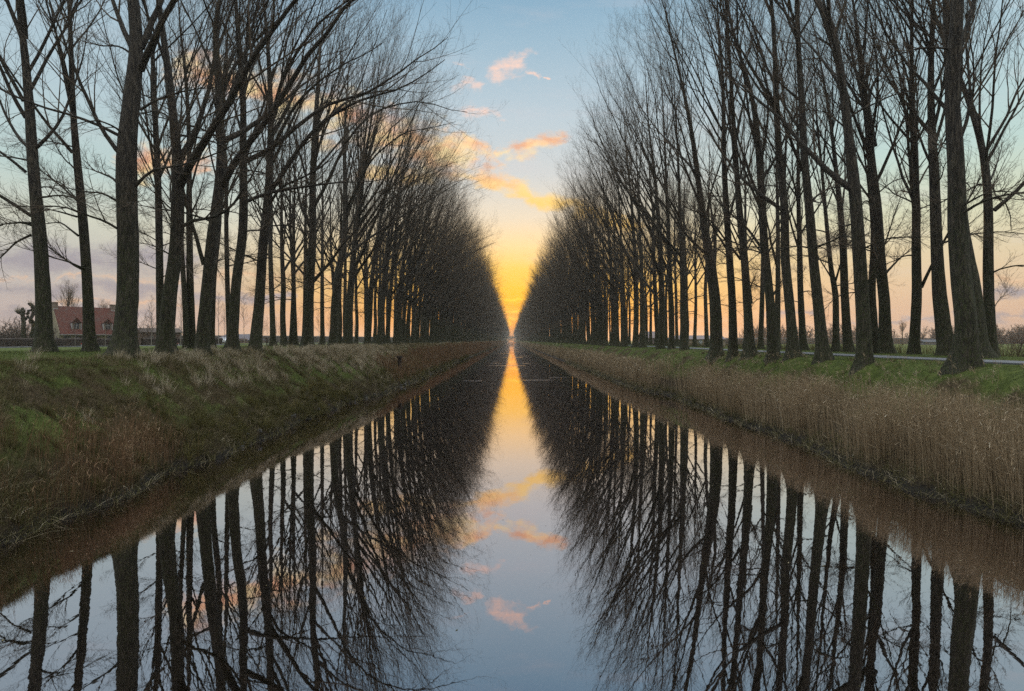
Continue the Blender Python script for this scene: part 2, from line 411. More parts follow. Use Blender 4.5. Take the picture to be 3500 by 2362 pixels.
def water_mat():
    m, t, b, N = new_mat('canal_water')
    p = geopos(t)
    b.inputs['Base Color'].default_value = (.0035, .0028, .0014, 1); b.inputs['Roughness'].default_value = 1.0
    b.inputs['Specular IOR Level'].default_value = 0.0
    gl = t.nodes.new('ShaderNodeBsdfGlossy'); gl.inputs['Roughness'].default_value = 0.012
    gl.inputs['Color'].default_value = (1.0, .93, .96, 1)
    lw = t.nodes.new('ShaderNodeLayerWeight'); lw.inputs[0].default_value = .5
    sp = t.nodes.new('ShaderNodeSeparateXYZ'); t.links.new(p, sp.inputs[0])
    fac = N.m('ADD', .44, N.m('MULTIPLY', N.m('POWER', lw.outputs['Facing'], 3.2), .53))
    # breath-of-wind streaks lying across the canal, each with its own centre and length
    w = N.noise(N.comb(N.m('MULTIPLY', sp.outputs[0], .5), N.m('MULTIPLY', sp.outputs[1], .9)), 1.0, 4, .6)
    fine = N.noise(mapping(t, p, (1.0, .5, 1)), 2.2, 3, .5)
    rip = N.noise(mapping(t, p, (2.0, 9.0, 1)), 3.0, 3, .6)
    st = None
    for (yc, hy, x0, x1) in ((70, .55, -6.4, -3.3), (71.5, .4, 1.2, 6.0), (76, .5, 4.6, 8.0), (112, 1.0, -6.2, 3.4), (124, .9, -5.8, -2.0), (122, .8, 2.4, 4.4),
                             (165, 1.6, -3, 4.2), (180, 1.4, 2.2, 5.4), (215, 2.2, -6, 1), (245, 2.6, -3.5, 5), (300, 4, -5, 5), (350, 4, -3.4, 4), (430, 6, -5, 5), (560, 9, -4, 6), (800, 14, -6, 6)):
        dy = N.m('SUBTRACT', 1.0, N.m('DIVIDE', N.m('ABSOLUTE', N.m('SUBTRACT', sp.outputs[1], yc)), hy), clamp=True)
        dx = N.m('SUBTRACT', 1.0, N.m('DIVIDE', N.m('ABSOLUTE', N.m('SUBTRACT', sp.outputs[0], (x0 + x1) / 2)), (x1 - x0) / 2), clamp=True)
        s = N.m('MULTIPLY', N.smooth(dy, .05, .5), N.smooth(N.m('ADD', dx, N.m('MULTIPLY', w, .6)), .35, .7))
        st = s if st is None else N.m('MAXIMUM', st, s)
    h = N.m('ADD', N.m('MULTIPLY', fine, .0010), N.m('MULTIPLY', N.m('MULTIPLY', rip, st), .030))
    bp = t.nodes.new('ShaderNodeBump'); bp.inputs['Distance'].default_value = 1.0; t.links.new(h, bp.inputs['Height'])
    t.links.new(bp.outputs[0], gl.inputs['Normal'])
    mx = t.nodes.new('ShaderNodeMixShader'); t.links.new(fac, mx.inputs[0]); t.links.new(b.outputs[0], mx.inputs[1]); t.links.new(gl.outputs[0], mx.inputs[2])
    t.links.new(mx.outputs[0], t.nodes['Material Output'].inputs[0])
    return m

# ------------------------------------------------------------------ ground sheet, water, path, road
ys = [-40.0]
while ys[-1] < 3400: ys.append(ys[-1] + max(0.3, (abs(ys[-1]) - 20) * 0.02))
ys = np.array(ys)
xs = [0.0]
while xs[-1] < 3200:
    a = xs[-1]; xs.append(a + (0.8 if a < 9 else 0.22 if a < 19 else 0.5 if a < 34 else max(.8, (a - 34) * .12)))
xs = np.array(xs); xs = np.concatenate([-xs[::-1], xs[1:]])
GX, GY = np.meshgrid(xs, ys)
GZ = ground_z(GX, GY)
nx, ny = len(xs), len(ys)
i = (np.arange(ny - 1)[:, None] * nx + np.arange(nx - 1)[None, :])
gq = np.stack([i, i + 1, i + 1 + nx, i + nx], -1).reshape(-1, 4)
tag(obj('ground', make_mesh('ground', np.stack([GX, GY, GZ], -1), gq), M_GROUND), kind='structure')
g = Geo(); g.quad((-15.5, -38, 0), (16.5, -38, 0), (16.5, 2600, 0), (-15.5, 2600, 0))
tag(obj('water', g.mesh('water'), water_mat()), kind='structure')

def strip(name, pts, w, mat, dz=.035):
    """a thin paved strip that follows the land"""
    v = []; q = []
    pts = np.array(pts, float)
    d = nrm(np.gradient(pts, axis=0)); n = np.stack([-d[:, 1], d[:, 0]], -1)
    for s, off in ((0, -w / 2), (1, w / 2)): pass
    L_ = pts + n * w / 2; R_ = pts - n * w / 2
    zl = ground_z(L_[:, 0], L_[:, 1]); zr = ground_z(R_[:, 0], R_[:, 1]); zt = np.maximum(zl, zr) + dz
    K = len(pts)
    v = np.concatenate([np.c_[L_, zt], np.c_[R_, zt], np.c_[L_, zt - .25], np.c_[R_, zt - .25]])
    a = np.arange(K - 1)
    q = np.concatenate([np.stack([a, a + K, a + K + 1, a + 1], -1), np.stack([a, a + 1, a + 1 + 2 * K, a + 2 * K], -1), np.stack([a + K + 1, a + K, a + 3 * K, a + 3 * K + 1], -1)])
    return tag(obj(name, make_mesh(name, v, q, smooth=False), mat), kind='structure')
M_PATH = simple('towpath_concrete', (.15, .155, .17, 1), .75, .25, 1.5, bmp=.004)
strip('path', [(22.0, y) for y in np.concatenate([np.arange(-20, 120, 2.0), np.arange(120, 2400, 20.0)])], 2.5, M_PATH, .05)
M_ROAD = simple('road_asphalt', (.12, .125, .13, 1), .7, .2, 1.0)
strip('road', [(-88 + min(y - 55, 95) * .30 + max(0, y - 150) * .02, y) for y in np.arange(30, 420, 4.0)], 4.0, M_ROAD, .10)

# ------------------------------------------------------------------ trees
LOBE_S = 20
def trunk_mesh(path, rad, rng, name):
    """path [K,3] from the base, resampled and flared at the root"""
    K = 34
    s = np.concatenate([[0], np.cumsum(np.linalg.norm(np.diff(path, axis=0), axis=1))])
    u = np.linspace(0, 1, K) ** 1.45 * s[-1]
    pts = np.stack([np.interp(u, s, path[:, c]) for c in range(3)], -1)
    for _ in range(2):
        pts[1:-1] = (pts[:-2] + 2 * pts[1:-1] + pts[2:]) / 4
    r = np.interp(u, s, rad)
    a = np.arange(LOBE_S) * 2 * np.pi / LOBE_S
    nl = rng.integers(3, 6); ph = rng.uniform(0, 6.28)
    fl = np.exp(-np.maximum(u, 0) / 0.50)
    lob = 1 + fl[:, None] * (0.30 + 0.62 * np.maximum(np.cos(nl * a + ph), 0)[None, :] ** 1.5 + .12 * np.cos(2 * a + ph * 1.7)[None, :])
    lob = lob * (1 + 0.045 * np.sin(a[None, :] * 5 + u[:, None] * .5 + ph) * (1 - fl[:, None])) * (1 + rng.normal(0, .018, (K, LOBE_S)))
    # go 0.45 m into the ground
    p0 = pts[0] - np.array([0, 0, .45]); pts2 = np.concatenate([p0[None], pts]); r2 = np.concatenate([[r[0] * 1.12], r]); lob = np.concatenate([lob[:1] * 1.1, lob])
    v, q = tubes(pts2[None], r2[None], LOBE_S, 0, lob[None])
    return pts, r, u / s[-1], v, q

def gen_tree(seed, path, rad, bias=1.0, limbs=(), dens=1.0, auto=True, twn=(9, 7, 4), reach=1.0):

    """path, rad: trunk polyline in local metres. limbs: list of (polyline, r0). bias +1/-1: side the crown leans to, 0 none.
    returns trunk mesh and crown mesh"""
    rng = np.random.default_rng(seed)
    pts, r, par, tv, tq = trunk_mesh(np.asarray(path, float), np.asarray(rad, float), rng, 't')
    V = [tv]; Q = [tq]; nb = len(tv)
    H = pts[-1, 2]
    L1 = []; R1 = []
    K1 = 12
    def add_limb(pl, r0, tip=.12):
        s = np.concatenate([[0], np.cumsum(np.linalg.norm(np.diff(pl, axis=0), axis=1))]); uu = np.linspace(0, 1, K1 + 1) * s[-1]
        p = np.stack([np.interp(uu, s, pl[:, c]) for c in range(3)], -1)
        p[1:-1] = (p[:-2] + 2 * p[1:-1] + p[2:]) / 4
        p[1:] += rng.normal(0, .012, (K1, 3)) * s[-1] * .3 * np.linspace(.3, 1, K1)[:, None]
        L1.append(p); R1.append(r0 * (1 - (1 - tip) * np.linspace(0, 1, K1 + 1) ** .8))
    for pl, r0 in limbs: add_limb(np.asarray(pl, float), r0)
    if auto:
        n = int(14 * dens)
        hs = np.sort(rng.uniform(.42 if len(limbs) > 3 else .33, .97, n))
        P0 = np.stack([np.interp(hs * H, pts[:, 2], pts[:, c]) for c in range(3)], -1); rr = np.interp(hs * H, pts[:, 2], r)
        az = rng.uniform(0, 2 * np.pi, n)
        if bias:
            towards = rng.uniform(0, 1, n) < 0.42
            az = np.where(towards, rng.normal(0 if bias > 0 else np.pi, .65, n), az)
        incl = R(1) * rng.uniform(16, 36, n)
        D = np.stack([np.cos(az) * np.sin(incl), np.sin(az) * np.sin(incl), np.cos(incl)], -1)
        cb = np.cos(az) * (bias if bias else 0)
        Ln = H * (0.22 + 0.30 * np.clip((1 - hs) / .7, 0, 1)) * rng.uniform(.75, 1.15, n) * (1 + .45 * np.clip(cb, 0, 1) * reach)
        Ln = np.minimum(Ln, 15)
        tr = np.zeros((n, 3)); tr[:, 2] = 1
        if bias: tr[:, 0] = bias * .22 * reach
        G = grow(P0, D, Ln, K1, rng, .055, tr, .045)
        for i_ in range(n):
            L1.append(G[i_]); R1.append(min(rr[i_] * .46, .018 + Ln[i_] * .0088) * (1 - .90 * np.linspace(0, 1, K1 + 1) ** .8))
        # low, thin, arching boughs
        n = int(6 * dens)
        hs = rng.uniform(.16, .42, n); P0 = np.stack([np.interp(hs * H, pts[:, 2], pts[:, c]) for c in range(3)], -1); rr = np.interp(hs * H, pts[:, 2], r)
        az = rng.uniform(0, 2 * np.pi, n); incl = R(1) * rng.uniform(50, 78, n)
        D = np.stack([np.cos(az) * np.sin(incl), np.sin(az) * np.sin(incl), np.cos(incl)], -1)
        Ln = rng.uniform(2.4, 5.5, n)
        G = grow(P0, D, Ln, K1, rng, .09, -UP, .07)
        for i_ in range(n):
            L1.append(G[i_]); R1.append((.018 + Ln[i_] * .010) * (1 - .85 * np.linspace(0, 1, K1 + 1) ** .8))
    # the leader itself bears branches too
    L1 = np.array(L1); R1 = np.array(R1)
    v, q = tubes(L1, R1, 8, nb); V.append(v); Q.append(q); nb += len(v)
    trunk = (np.concatenate(V), np.concatenate(Q))
    CV = []; CQ = []; nb = 0
    top = par > .55
    lead = pts[top]; lr = r[top]
    if len(lead) >= 4:
        uu = np.linspace(0, len(lead) - 1, K1 + 1); lead = np.stack([np.interp(uu, np.arange(len(lead)), lead[:, c]) for c in range(3)], -1); lr = np.interp(uu, np.arange(len(lr)), lr)
        PL = np.concatenate([L1, lead[None]]); PR = np.concatenate([R1, lr[None]])
    else: PL, PR = L1, R1
    plen = np.linalg.norm(np.diff(PL, axis=1), axis=2).sum(1)
    # level 2
    P2, D2, t2, r2, pi = spawn(PL, PR, twn[0], .16, .97, rng, 18, 40, .2)
    Ls = np.clip(plen[pi] * (.22 + .30 * (1 - t2)), 1.2, 5.6) * rng.uniform(.7, 1.25, len(P2))
    trop = np.zeros((len(P2), 3)); trop[:, 2] = np.where(D2[:, 2] > -.1, 1, -.3)
    if bias: trop[:, 0] = bias * .15
    G2 = grow(P2, D2, Ls, 6, rng, .075, trop, .075)
    RR2 = taper(np.minimum(r2 * .6, .011 + Ls * .0078), 6, .22)
    v, q = tubes(G2, RR2, 5, nb); CV.append(v); CQ.append(q); nb += len(v)
    # level 3 on level 2, and on the outer limbs
    P3, D3, t3, r3, pi = spawn(G2, RR2, twn[1], .15, 1.0, rng, 20, 42, .3)
    L3 = np.clip(Ls[pi] * (.28 + .26 * (1 - t3)), .5, 2.1) * rng.uniform(.7, 1.3, len(P3))
    P3b, D3b, t3b, r3b, pib = spawn(PL, PR, 8, .35, 1.0, rng, 20, 45, .3)
    P3 = np.concatenate([P3, P3b]); D3 = np.concatenate([D3, D3b]); L3 = np.concatenate([L3, rng.uniform(.6, 1.6, len(P3b))]); r3 = np.concatenate([r3, r3b])
    G3 = grow(P3, D3, L3, 3, rng, .12, UP, .10)
    RR3 = taper(np.clip(r3 * .6, .005, .010), 3, .5)
    v, q = tubes(G3, RR3, 3, nb); CV.append(v); CQ.append(q); nb += len(v)
    # level 4
    P4, D4, t4, r4, pi = spawn(G3, RR3, twn[2], .15, 1.0, rng, 25, 60, .3)
    L4 = np.clip(L3[pi] * .42, .18, .8) * rng.uniform(.6, 1.4, len(P4))
    G4 = grow(P4, D4, L4, 2, rng, .2, UP, .06)
    RR4 = taper(np.full(len(P4), .0048), 2, .55)
    v, q = tubes(G4, RR4, 3, nb); CV.append(v); CQ.append(q); nb += len(v)
    return trunk, (np.concatenate(CV), np.concatenate(CQ))

def plant(name, trunk_me, crown_me, loc, rz=0.0, scale=None, label=None, cat='tree', group=None):
    e = empty(name, loc, rz, label, cat, group, scale)
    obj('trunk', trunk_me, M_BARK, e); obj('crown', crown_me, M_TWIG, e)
    return e

def tree_mesh(seed, *a, **k):
    (tv, tq), (cv, cq) = gen_tree(seed, *a, **k)
    return make_mesh('poplar_trunk', tv, tq), make_mesh('poplar_crown', cv, cq)

# --- the trees one can tell apart: their trunks read off the photograph and set back to their real distance
SX = 500 / 627.0; SYP = 1250 / 1568.0
XF_L, XB_L, XF_R, XB_R = -18.5, -25.0, 18.5, 27.5

def custom(x0, row, trunk, limbs, label, H=31.0, seed=1, dens=1.0, group=None, bias=None, twn=(9, 7, 4)):
    """trunk: [(zx, zy, width)], limbs: [([(zx, zy)...], width)] as read in a strip of the photograph that starts at x0"""
    bx = x0 + trunk[0][0] * SX
    Yd = F * row / (bx - CX)
    s = Yd / F
    rng = np.random.default_rng(seed * 7 + 3)
    gz = float(ground_z(row, Yd))
    def loc(zx, zy, y=0.0):
        return np.array([(x0 + zx * SX - CX) * s - row, y, CAMZ + (CY - zy * SYP) * s - gz])
    path = []; rad = []
    wy = 0.0
    for i_, (zx, zy, w) in enumerate(trunk):
        if i_ == 0: p = np.array([0, 0, 0.0])
        else:
            wy += rng.normal(0, .22); p = loc(zx, zy, wy)
        path.append(p); rad.append(w * SX * s / 2)
    last, prev = path[-1], path[-2]
    if last[2] < H - 1:
        d = nrm(last - prev); d[2] = max(d[2], .8); d = nrm(d)
        rem = H - last[2]; nseg = 4
        for j in range(nseg):
            d = nrm(d + np.array([rng.normal(0, .06), rng.normal(0, .06), .05])); last = last + d * rem / nseg / max(d[2], .6)
            path.append(last); rad.append(rad[len(trunk) - 1] * (1 - (j + 1) / nseg * .88))
    P_ = np.array(path)
    LM = []
    for pl, w in limbs:
        dy = rng.uniform(-.55, .55)
        p0 = loc(*pl[0]); y0 = float(np.interp(p0[2], P_[:, 2], P_[:, 1]))
        L_ = []; dist = 0; prevp = p0
        for (zx, zy) in pl:
            q_ = loc(zx, zy); dist += np.linalg.norm(q_ - prevp); prevp = q_; q_ = q_.copy(); q_[1] = y0 + dy * dist; L_.append(q_)
        # let the bough run on a little beyond where it leaves the frame or is lost
        d = nrm(L_[-1] - L_[-2]); ln = dist
        ext = max(1.0, 9.0 - ln) if w > 12 else max(.5, 3.0 - ln)
        for j in range(2):
            d = nrm(d + np.array([0, rng.normal(0, .1), .25])); L_.append(L_[-1] + d * ext / 2)
        LM.append((np.array(L_), w * SX * s / 2))
    b = (1 if row < 0 else -1) if bias is None else bias
    tm, cm = tree_mesh(seed, P_, rad, bias=b, limbs=LM, dens=dens, twn=twn, reach=1.35 if row < 0 else .95)
    plant('poplar_tree', tm, cm, (row, Yd, gz), label=label, group=group)
    return Yd

used = {'LF': [], 'LB': [], 'RF': [], 'RB': []}
C = []
# left bank
C += [('LB', 0, XB_L, [(190, 1508, 62), (178, 1250, 54), (165, 1000, 48), (140, 750, 42), (120, 500, 36), (102, 250, 28), (95, 170, 24)],
       [([(95, 175), (70, 90), (45, 0)], 20), ([(110, 165), (138, 90), (152, 0)], 15), ([(110, 625), (60, 595), (0, 520)], 15),
        ([(150, 630), (200, 560), (232, 490), (247, 400)], 15), ([(105, 735), (60, 690), (0, 655)], 13), ([(130, 925), (65, 860), (0, 820)], 16),
        ([(125, 955), (70, 948), (0, 955)], 9), ([(130, 1005), (85, 1040), (50, 1110), (20, 1170)], 11), ([(100, 500), (55, 410), (0, 240)], 18),
        ([(92, 430), (55, 320), (20, 150), (0, 60)], 16)],
       'leftmost poplar of the avenue, with arching low boughs, left of the red-roofed farmhouse', 29, .8)]
C += [('LB', 0, XB_L, [(385, 1510, 46), (385, 1250, 38), (373, 950, 34), (362, 700, 28), (357, 510, 22)],
       [([(357, 510), (330, 400), (290, 240), (245, 20)], 17), ([(362, 500), (390, 370), (400, 200), (402, 0)], 14), ([(345, 670), (290, 580), (240, 480), (180, 320), (130, 160)], 14),
        ([(350, 935), (270, 912), (180, 910)], 9), ([(352, 1015), (275, 955), (180, 968)], 10), ([(355, 870), (300, 800), (225, 735)], 10), ([(352, 860), (290, 790), (165, 768)], 7)],
       'slim poplar whose trunk crosses the middle of the farmhouse roof, forking in two', 29, .7)]
C += [('LF', 0, XF_L, [(530, 1520, 84), (540, 1250, 80), (543, 1000, 80), (546, 700, 76), (560, 400, 62), (575, 190, 50), (558, 0, 44)],
       [([(560, 210), (500, 120), (440, 0)], 28), ([(585, 190), (608, 130), (625, 50), (660, -60)], 30), ([(590, 290), (650, 230), (730, 150), (800, 90), (915, 0)], 32),
        ([(585, 800), (650, 745), (720, 738), (840, 742)], 13), ([(583, 790), (640, 720), (670, 640)], 11), ([(510, 790), (470, 755), (380, 722)], 12), ([(510, 865), (450, 830), (385, 832)], 11),
        ([(508, 580), (450, 545), (350, 515), (240, 490), (130, 450)], 14), ([(548, 220), (500, 185), (425, 190)], 10), ([(560, 700), (500, 640), (450, 520), (400, 330), (355, 150)], 22),
        ([(598, 470), (680, 420), (830, 385), (1020, 372)], 12)],
       'thickest trunk on the left bank, before the right end of the farmhouse, forking high up', 32, .9)]
C += [('LB', 400, XB_L, [(187, 1470, 30), (190, 1100, 28), (188, 700, 24), (178, 400, 19), (163, 200, 15)], [([(186, 620), (150, 520), (110, 380)], 9), ([(240, 870), (215, 780), (200, 640)], 9)],
       'slim poplar touching the left side of the leaning poplar with the big limb', 28, .7)]
C += [('LF', 400, XF_L, [(205, 1510, 62), (225, 1250, 54), (245, 1050, 52), (262, 850, 50), (280, 730, 40), (268, 550, 34), (240, 350, 30), (215, 200, 24), (195, 0, 20)],
       [([(275, 800), (330, 730), (420, 645), (520, 560), (640, 430), (780, 300), (960, 150), (1160, 40)], 38), ([(288, 690), (345, 590), (395, 430), (430, 200), (460, 0)], 28),
        ([(280, 965), (330, 938), (420, 950), (510, 925), (560, 880)], 16), ([(235, 900), (200, 860), (150, 800)], 7)],
       'leaning poplar with a big limb sweeping right, next right of the thickest left bank trunk', 31, .9)]
C += [('LB', 400, XB_L, [(297, 1485, 20), (292, 1270, 20), (272, 1090, 18), (262, 950, 16), (240, 700, 13)], [], 'thin crooked trunk bending left, in the gap between two stout front poplars', 24, .6)]
C += [('LB', 400, XB_L, [(322, 1490, 30), (326, 1200, 27), (326, 850, 22), (318, 560, 16), (310, 300, 12)], [([(330, 930), (365, 850), (385, 740)], 9), ([(322, 900), (295, 800), (280, 650)], 9)],
       'straight slim back row poplar between two leaning front poplars, left of the white van', 28, .7)]
C += [('LF', 400, XF_L, [(360, 1500, 52), (388, 1200, 46), (412, 1000, 44), (432, 830, 44), (445, 650, 34), (436, 330, 26), (430, 130, 20), (450, 0, 17)],
       [([(440, 800), (500, 720), (640, 600), (765, 464), (940, 288), (1130, 125), (1380, 62)], 34), ([(450, 600), (520, 540), (627, 380), (700, 250), (800, 130)], 26), ([(372, 1135), (345, 1010), (300, 810)], 20),
        ([(425, 450), (470, 250), (560, 80), (627, 0)], 22)],
       'leaning poplar with two limbs sweeping right over the canal, third of the left front row', 31, .9)]
C += [('LB', 400, XB_L, [(403, 1480, 28), (412, 1200, 25), (430, 950, 22), (440, 700, 18)], [], 'back row poplar showing beside the white van on its left', 28, .7)]
C += [('LF', 400, XF_L, [(493, 1505, 44), (510, 1200, 38), (536, 1000, 36), (550, 850, 34), (550, 650, 28), (555, 400, 22), (540, 200, 16)],
       [([(550, 870), (620, 820), (700, 790), (880, 735), (1080, 700)], 18), ([(555, 700), (680, 640), (752, 560), (880, 440), (1060, 400), (1250, 250), (1365, 165)], 24), ([(560, 370), (600, 250), (660, 60)], 14)],
       'poplar just right of the white van, its slender twin pressed to the left side', 31, .9)]
C += [('LB', 400, XB_L, [(482, 1480, 20), (478, 1200, 19), (474, 980, 17), (468, 700, 13)], [([(475, 960), (500, 840), (520, 740)], 8)], 'slender stem pressed against the poplar right of the white van', 27, .6)]
C += [('LF', 800, XF_L, [(88, 1498, 48), (100, 1250, 40), (115, 1050, 38), (130, 880, 36), (150, 700, 30), (150, 500, 24), (146, 300, 18)],
       [([(130, 830), (230, 710), (300, 590), (420, 500), (570, 430), (720, 410), (870, 330)], 24), ([(150, 500), (250, 330), (420, 190), (600, 130), (760, 110)], 18), ([(135, 880), (190, 800), (300, 770), (380, 735)], 14), ([(155, 640), (260, 480), (330, 420), (480, 330), (627, 290)], 18),
        ([(152, 580), (240, 330), (310, 150), (360, 0)], 20)],
       'mossy leaning poplar by the grey shed, its limbs reaching over the canal', 31, .9)]
C += [('LB', 800, XB_L, [(168, 1480, 24), (155, 1200, 20), (148, 1060, 18), (150, 900, 15)], [([(148, 1100), (130, 1080), (110, 1050)], 6)], 'slim back row poplar right of the mossy leaning poplar, bending left', 27, .7)]
C += [('LF', 800, XF_L, [(318, 1490, 42), (325, 1300, 36), (338, 1160, 34), (350, 1000, 30), (350, 850, 27), (362, 600, 21), (372, 400, 16)],
       [([(345, 1210), (430, 1130), (500, 1050), (600, 960)], 17), ([(345, 1000), (300, 900), (270, 700), (255, 500)], 14), ([(352, 900), (420, 780), (500, 600), (620, 480), (800, 440), (960, 500)], 17), ([(362, 600), (450, 420), (600, 320), (780, 300)], 14)],
       'upright poplar at the dip in the left bank, with a low limb rising rightwards', 31, .9)]
C += [('LF', 800, XF_L, [(425, 1485, 34), (432, 1300, 30), (455, 1150, 27), (476, 1000, 24), (472, 800, 19)], [([(455, 1130), (520, 1050), (620, 960), (780, 820), (960, 700)], 14), ([(476, 900), (600, 700), (760, 600), (940, 610)], 13)], 'leaning poplar next right of the poplar at the dip in the left bank', 31, .9)]
# right bank
C += [('RF', 3000, XF_R, [(372, 1560, 88), (368, 1400, 78), (357, 1250, 74), (345, 1000, 70), (328, 700, 60), (312, 500, 54), (306, 300, 50), (300, 100, 46), (298, 0, 44)],
       [([(290, 225), (200, 195), (120, 210), (0, 240)], 11)],
       'thickest trunk of all, straight and bare, root-flared on the slope near the right edge', 33, .6)]
C += [('RB', 3000, 26.2, [(432, 1525, 74), (410, 1250, 62), (390, 1000, 50), (368, 750, 44), (352, 500, 36), (338, 250, 28), (325, 0, 24)],
       [([(345, 300), (375, 150), (430, 0)], 22), ([(360, 460), (400, 380), (470, 250)], 12), ([(405, 1040), (440, 990), (456, 930)], 12)],
       'stout poplar leaning left close behind the thickest trunk on the right bank', 30, .8)]
C += [('RB', 3000, XB_R, [(295, 1520, 62), (278, 1250, 50), (270, 1000, 42), (268, 700, 36), (266, 560, 30)],
       [([(264, 560), (235, 470), (190, 320), (150, 120)], 18), ([(268, 560), (280, 400), (275, 200)], 16), ([(262, 700), (215, 610), (175, 450), (150, 250)], 12)],
       'straight back row poplar touching the left side of the thickest right bank trunk', 30, .8)]
C += [('RB', 3000, 29.0, [(487, 1530, 44), (470, 1300, 38), (468, 1100, 36), (464, 900, 32), (460, 700, 28), (458, 620, 24)],
       [([(458, 640), (436, 520), (428, 350), (440, 150), (470, 0)], 12), ([(462, 640), (468, 480), (440, 340), (410, 230)], 16), ([(475, 640), (540, 520), (580, 390), (627, 290)], 14), ([(486, 905), (550, 840), (627, 735)], 20),
        ([(480, 770), (540, 700), (610, 600)], 9), ([(492, 1325), (530, 1290), (600, 1250)], 4)],
       'rightmost poplar, with boughs fanning out to the right edge behind the path', 27, .8)]
C += [('RB', 3000, XB_R, [(155, 1515, 40), (153, 1250, 36), (153, 1050, 33), (152, 960, 30)],
       [([(148, 960), (125, 830), (95, 640), (60, 470), (45, 300)], 20), ([(160, 960), (176, 850), (190, 680), (235, 380), (250, 200)], 19), ([(172, 1235), (190, 1100), (215, 980), (250, 860)], 14)],
       'poplar splitting into a tall V with a side stem, left of the thickest right trunk', 28, .8)]
C += [('RB', 2650, XB_R, [(470, 1515, 50), (460, 1300, 42), (442, 1100, 40), (430, 900, 36), (420, 700, 32), (405, 480, 26)],
       [([(400, 470), (370, 380), (345, 270), (325, 100)], 14), ([(410, 440), (430, 360), (490, 280), (550, 130), (580, 0)], 15), ([(405, 440), (400, 250), (420, 60)], 14), ([(468, 1170), (520, 1120), (580, 1070)], 12),
        ([(440, 620), (470, 400), (500, 250)], 13), ([(410, 770), (370, 640), (345, 450)], 10)],
       'many-forked poplar of the back row right of the stout leaning front poplar', 29, .8)]
C += [('RB', 2650, XB_R, [(432, 1505, 32), (424, 1250, 28), (418, 1000, 24), (415, 800, 18)], [], 'thin poplar pressed against the left side of the many-forked back row poplar', 28, .7)]
C += [('RF', 2650, XF_R, [(385, 1545, 60), (372, 1300, 52), (356, 1100, 50), (336, 900, 48), (320, 760, 44), (303, 550, 34), (285, 350, 30), (270, 200, 28), (248, 60, 24), (236, 0, 22)],
       [([(312, 815), (240, 730), (170, 600), (100, 440), (0, 300), (-80, 190)], 28), ([(375, 1240), (400, 1170), (405, 1050), (410, 900)], 12), ([(285, 165), (320, 90), (345, 0)], 10), ([(262, 270), (225, 200), (140, 180)], 9), ([(240, 120), (210, 60), (190, 0)], 16),
        ([(300, 560), (240, 460), (160, 440)], 9)],
       'stout leaning right front row poplar with a great limb sweeping up left', 32, .8)]
C += [('RB', 2650, XB_R, [(312, 1505, 36), (296, 1250, 31), (286, 1050, 27), (272, 880, 22), (262, 750, 18)], [([(290, 1150), (315, 1050), (320, 980)], 8), ([(270, 880), (220, 790), (150, 660)], 10)],
       'back row poplar just left of the stout leaning front poplar', 28, .7)]
C += [('RB', 2650, XB_R, [(259, 1500, 27), (262, 1250, 23), (245, 1180, 20), (232, 1050, 17), (226, 850, 14)], [([(258, 1215), (268, 1100), (262, 950)], 10), ([(243, 1190), (215, 1110), (170, 990)], 7)],
       'slim poplar with a kinked trunk beyond the path, standing left of the stout leaning poplar', 27, .7)]
C += [('RF', 2650, XF_R, [(208, 1535, 48), (192, 1300, 42), (172, 1100, 38), (152, 900, 34), (132, 720, 30), (124, 550, 28), (112, 330, 24), (98, 170, 20)],
       [([(100, 180), (70, 60), (60, 0)], 13), ([(105, 150), (150, 60), (165, 0)], 11), ([(120, 730), (60, 640), (0, 560), (-80, 470)], 17), ([(118, 560), (70, 470), (20, 350)], 13), ([(105, 420), (60, 380), (0, 320), (-60, 270)], 12),
        ([(110, 300), (60, 160), (0, 30)], 14)],
       'leaning poplar of the right front row beside the open view to the far field', 32, .85)]
C += [('RB', 2650, XB_R, [(120, 1495, 28), (106, 1250, 24), (98, 1000, 20), (92, 850, 16)], [([(98, 1010), (70, 900), (60, 780)], 10), ([(102, 1000), (130, 900), (140, 780)], 9)], 'back row poplar at the left side of the open view to the far field', 28, .7)]
C += [('RF', 2650, XF_R, [(80, 1528, 44), (66, 1300, 38), (52, 1100, 36), (42, 900, 32), (28, 700, 28), (14, 500, 24), (0, 300, 20)],
       [([(30, 900), (-60, 800), (-140, 680), (-220, 450), (-270, 300)], 18), ([(40, 800), (50, 600), (30, 400), (20, 250)], 14)],
       'poplar whose limb crosses far leftward, second left of the open view to the field', 32, .85)]
C += [('RF', 2300, XF_R, [(430, 1520, 44), (416, 1300, 36), (402, 1100, 34), (386, 900, 30), (370, 650, 26), (348, 450, 20), (320, 300, 16)], [([(415, 1290), (450, 1240), (500, 1180)], 12), ([(385, 1060), (330, 960), (240, 880), (180, 780)], 13), ([(380, 900), (300, 680), (220, 450)], 14)],
       'poplar with a short forked bough low on its right, where the path first shows', 32, .85)]
C += [('RF', 2300, XF_R, [(332, 1515, 42), (325, 1300, 34), (316, 1100, 31), (300, 900, 27), (286, 750, 22)], [([(345, 1300), (350, 1220), (378, 1180)], 9), ([(300, 1110), (230, 1020), (160, 930), (0, 860)], 12)],
       'poplar with a curved side stem, fourth left of the open view to the far field', 32, .85)]
C += [('RF', 2300, XF_R, [(260, 1522, 38), (246, 1300, 31), (230, 1100, 28), (214, 900, 24), (198, 700, 20)], [([(225, 1080), (160, 960), (60, 850)], 11)],
       'leaning poplar just right of the bulky double trunk on the right bank', 32, .85)]
C += [('RF', 2300, XF_R, [(186, 1512, 54), (182, 1300, 46), (165, 1100, 40), (145, 980, 32), (120, 800, 24)], [([(180, 1150), (205, 1000), (200, 850)], 22), ([(140, 1080), (60, 1000), (10, 900)], 14)],
       'bulky double trunk of the right front row, hiding the end of the low barn', 32, .85)]
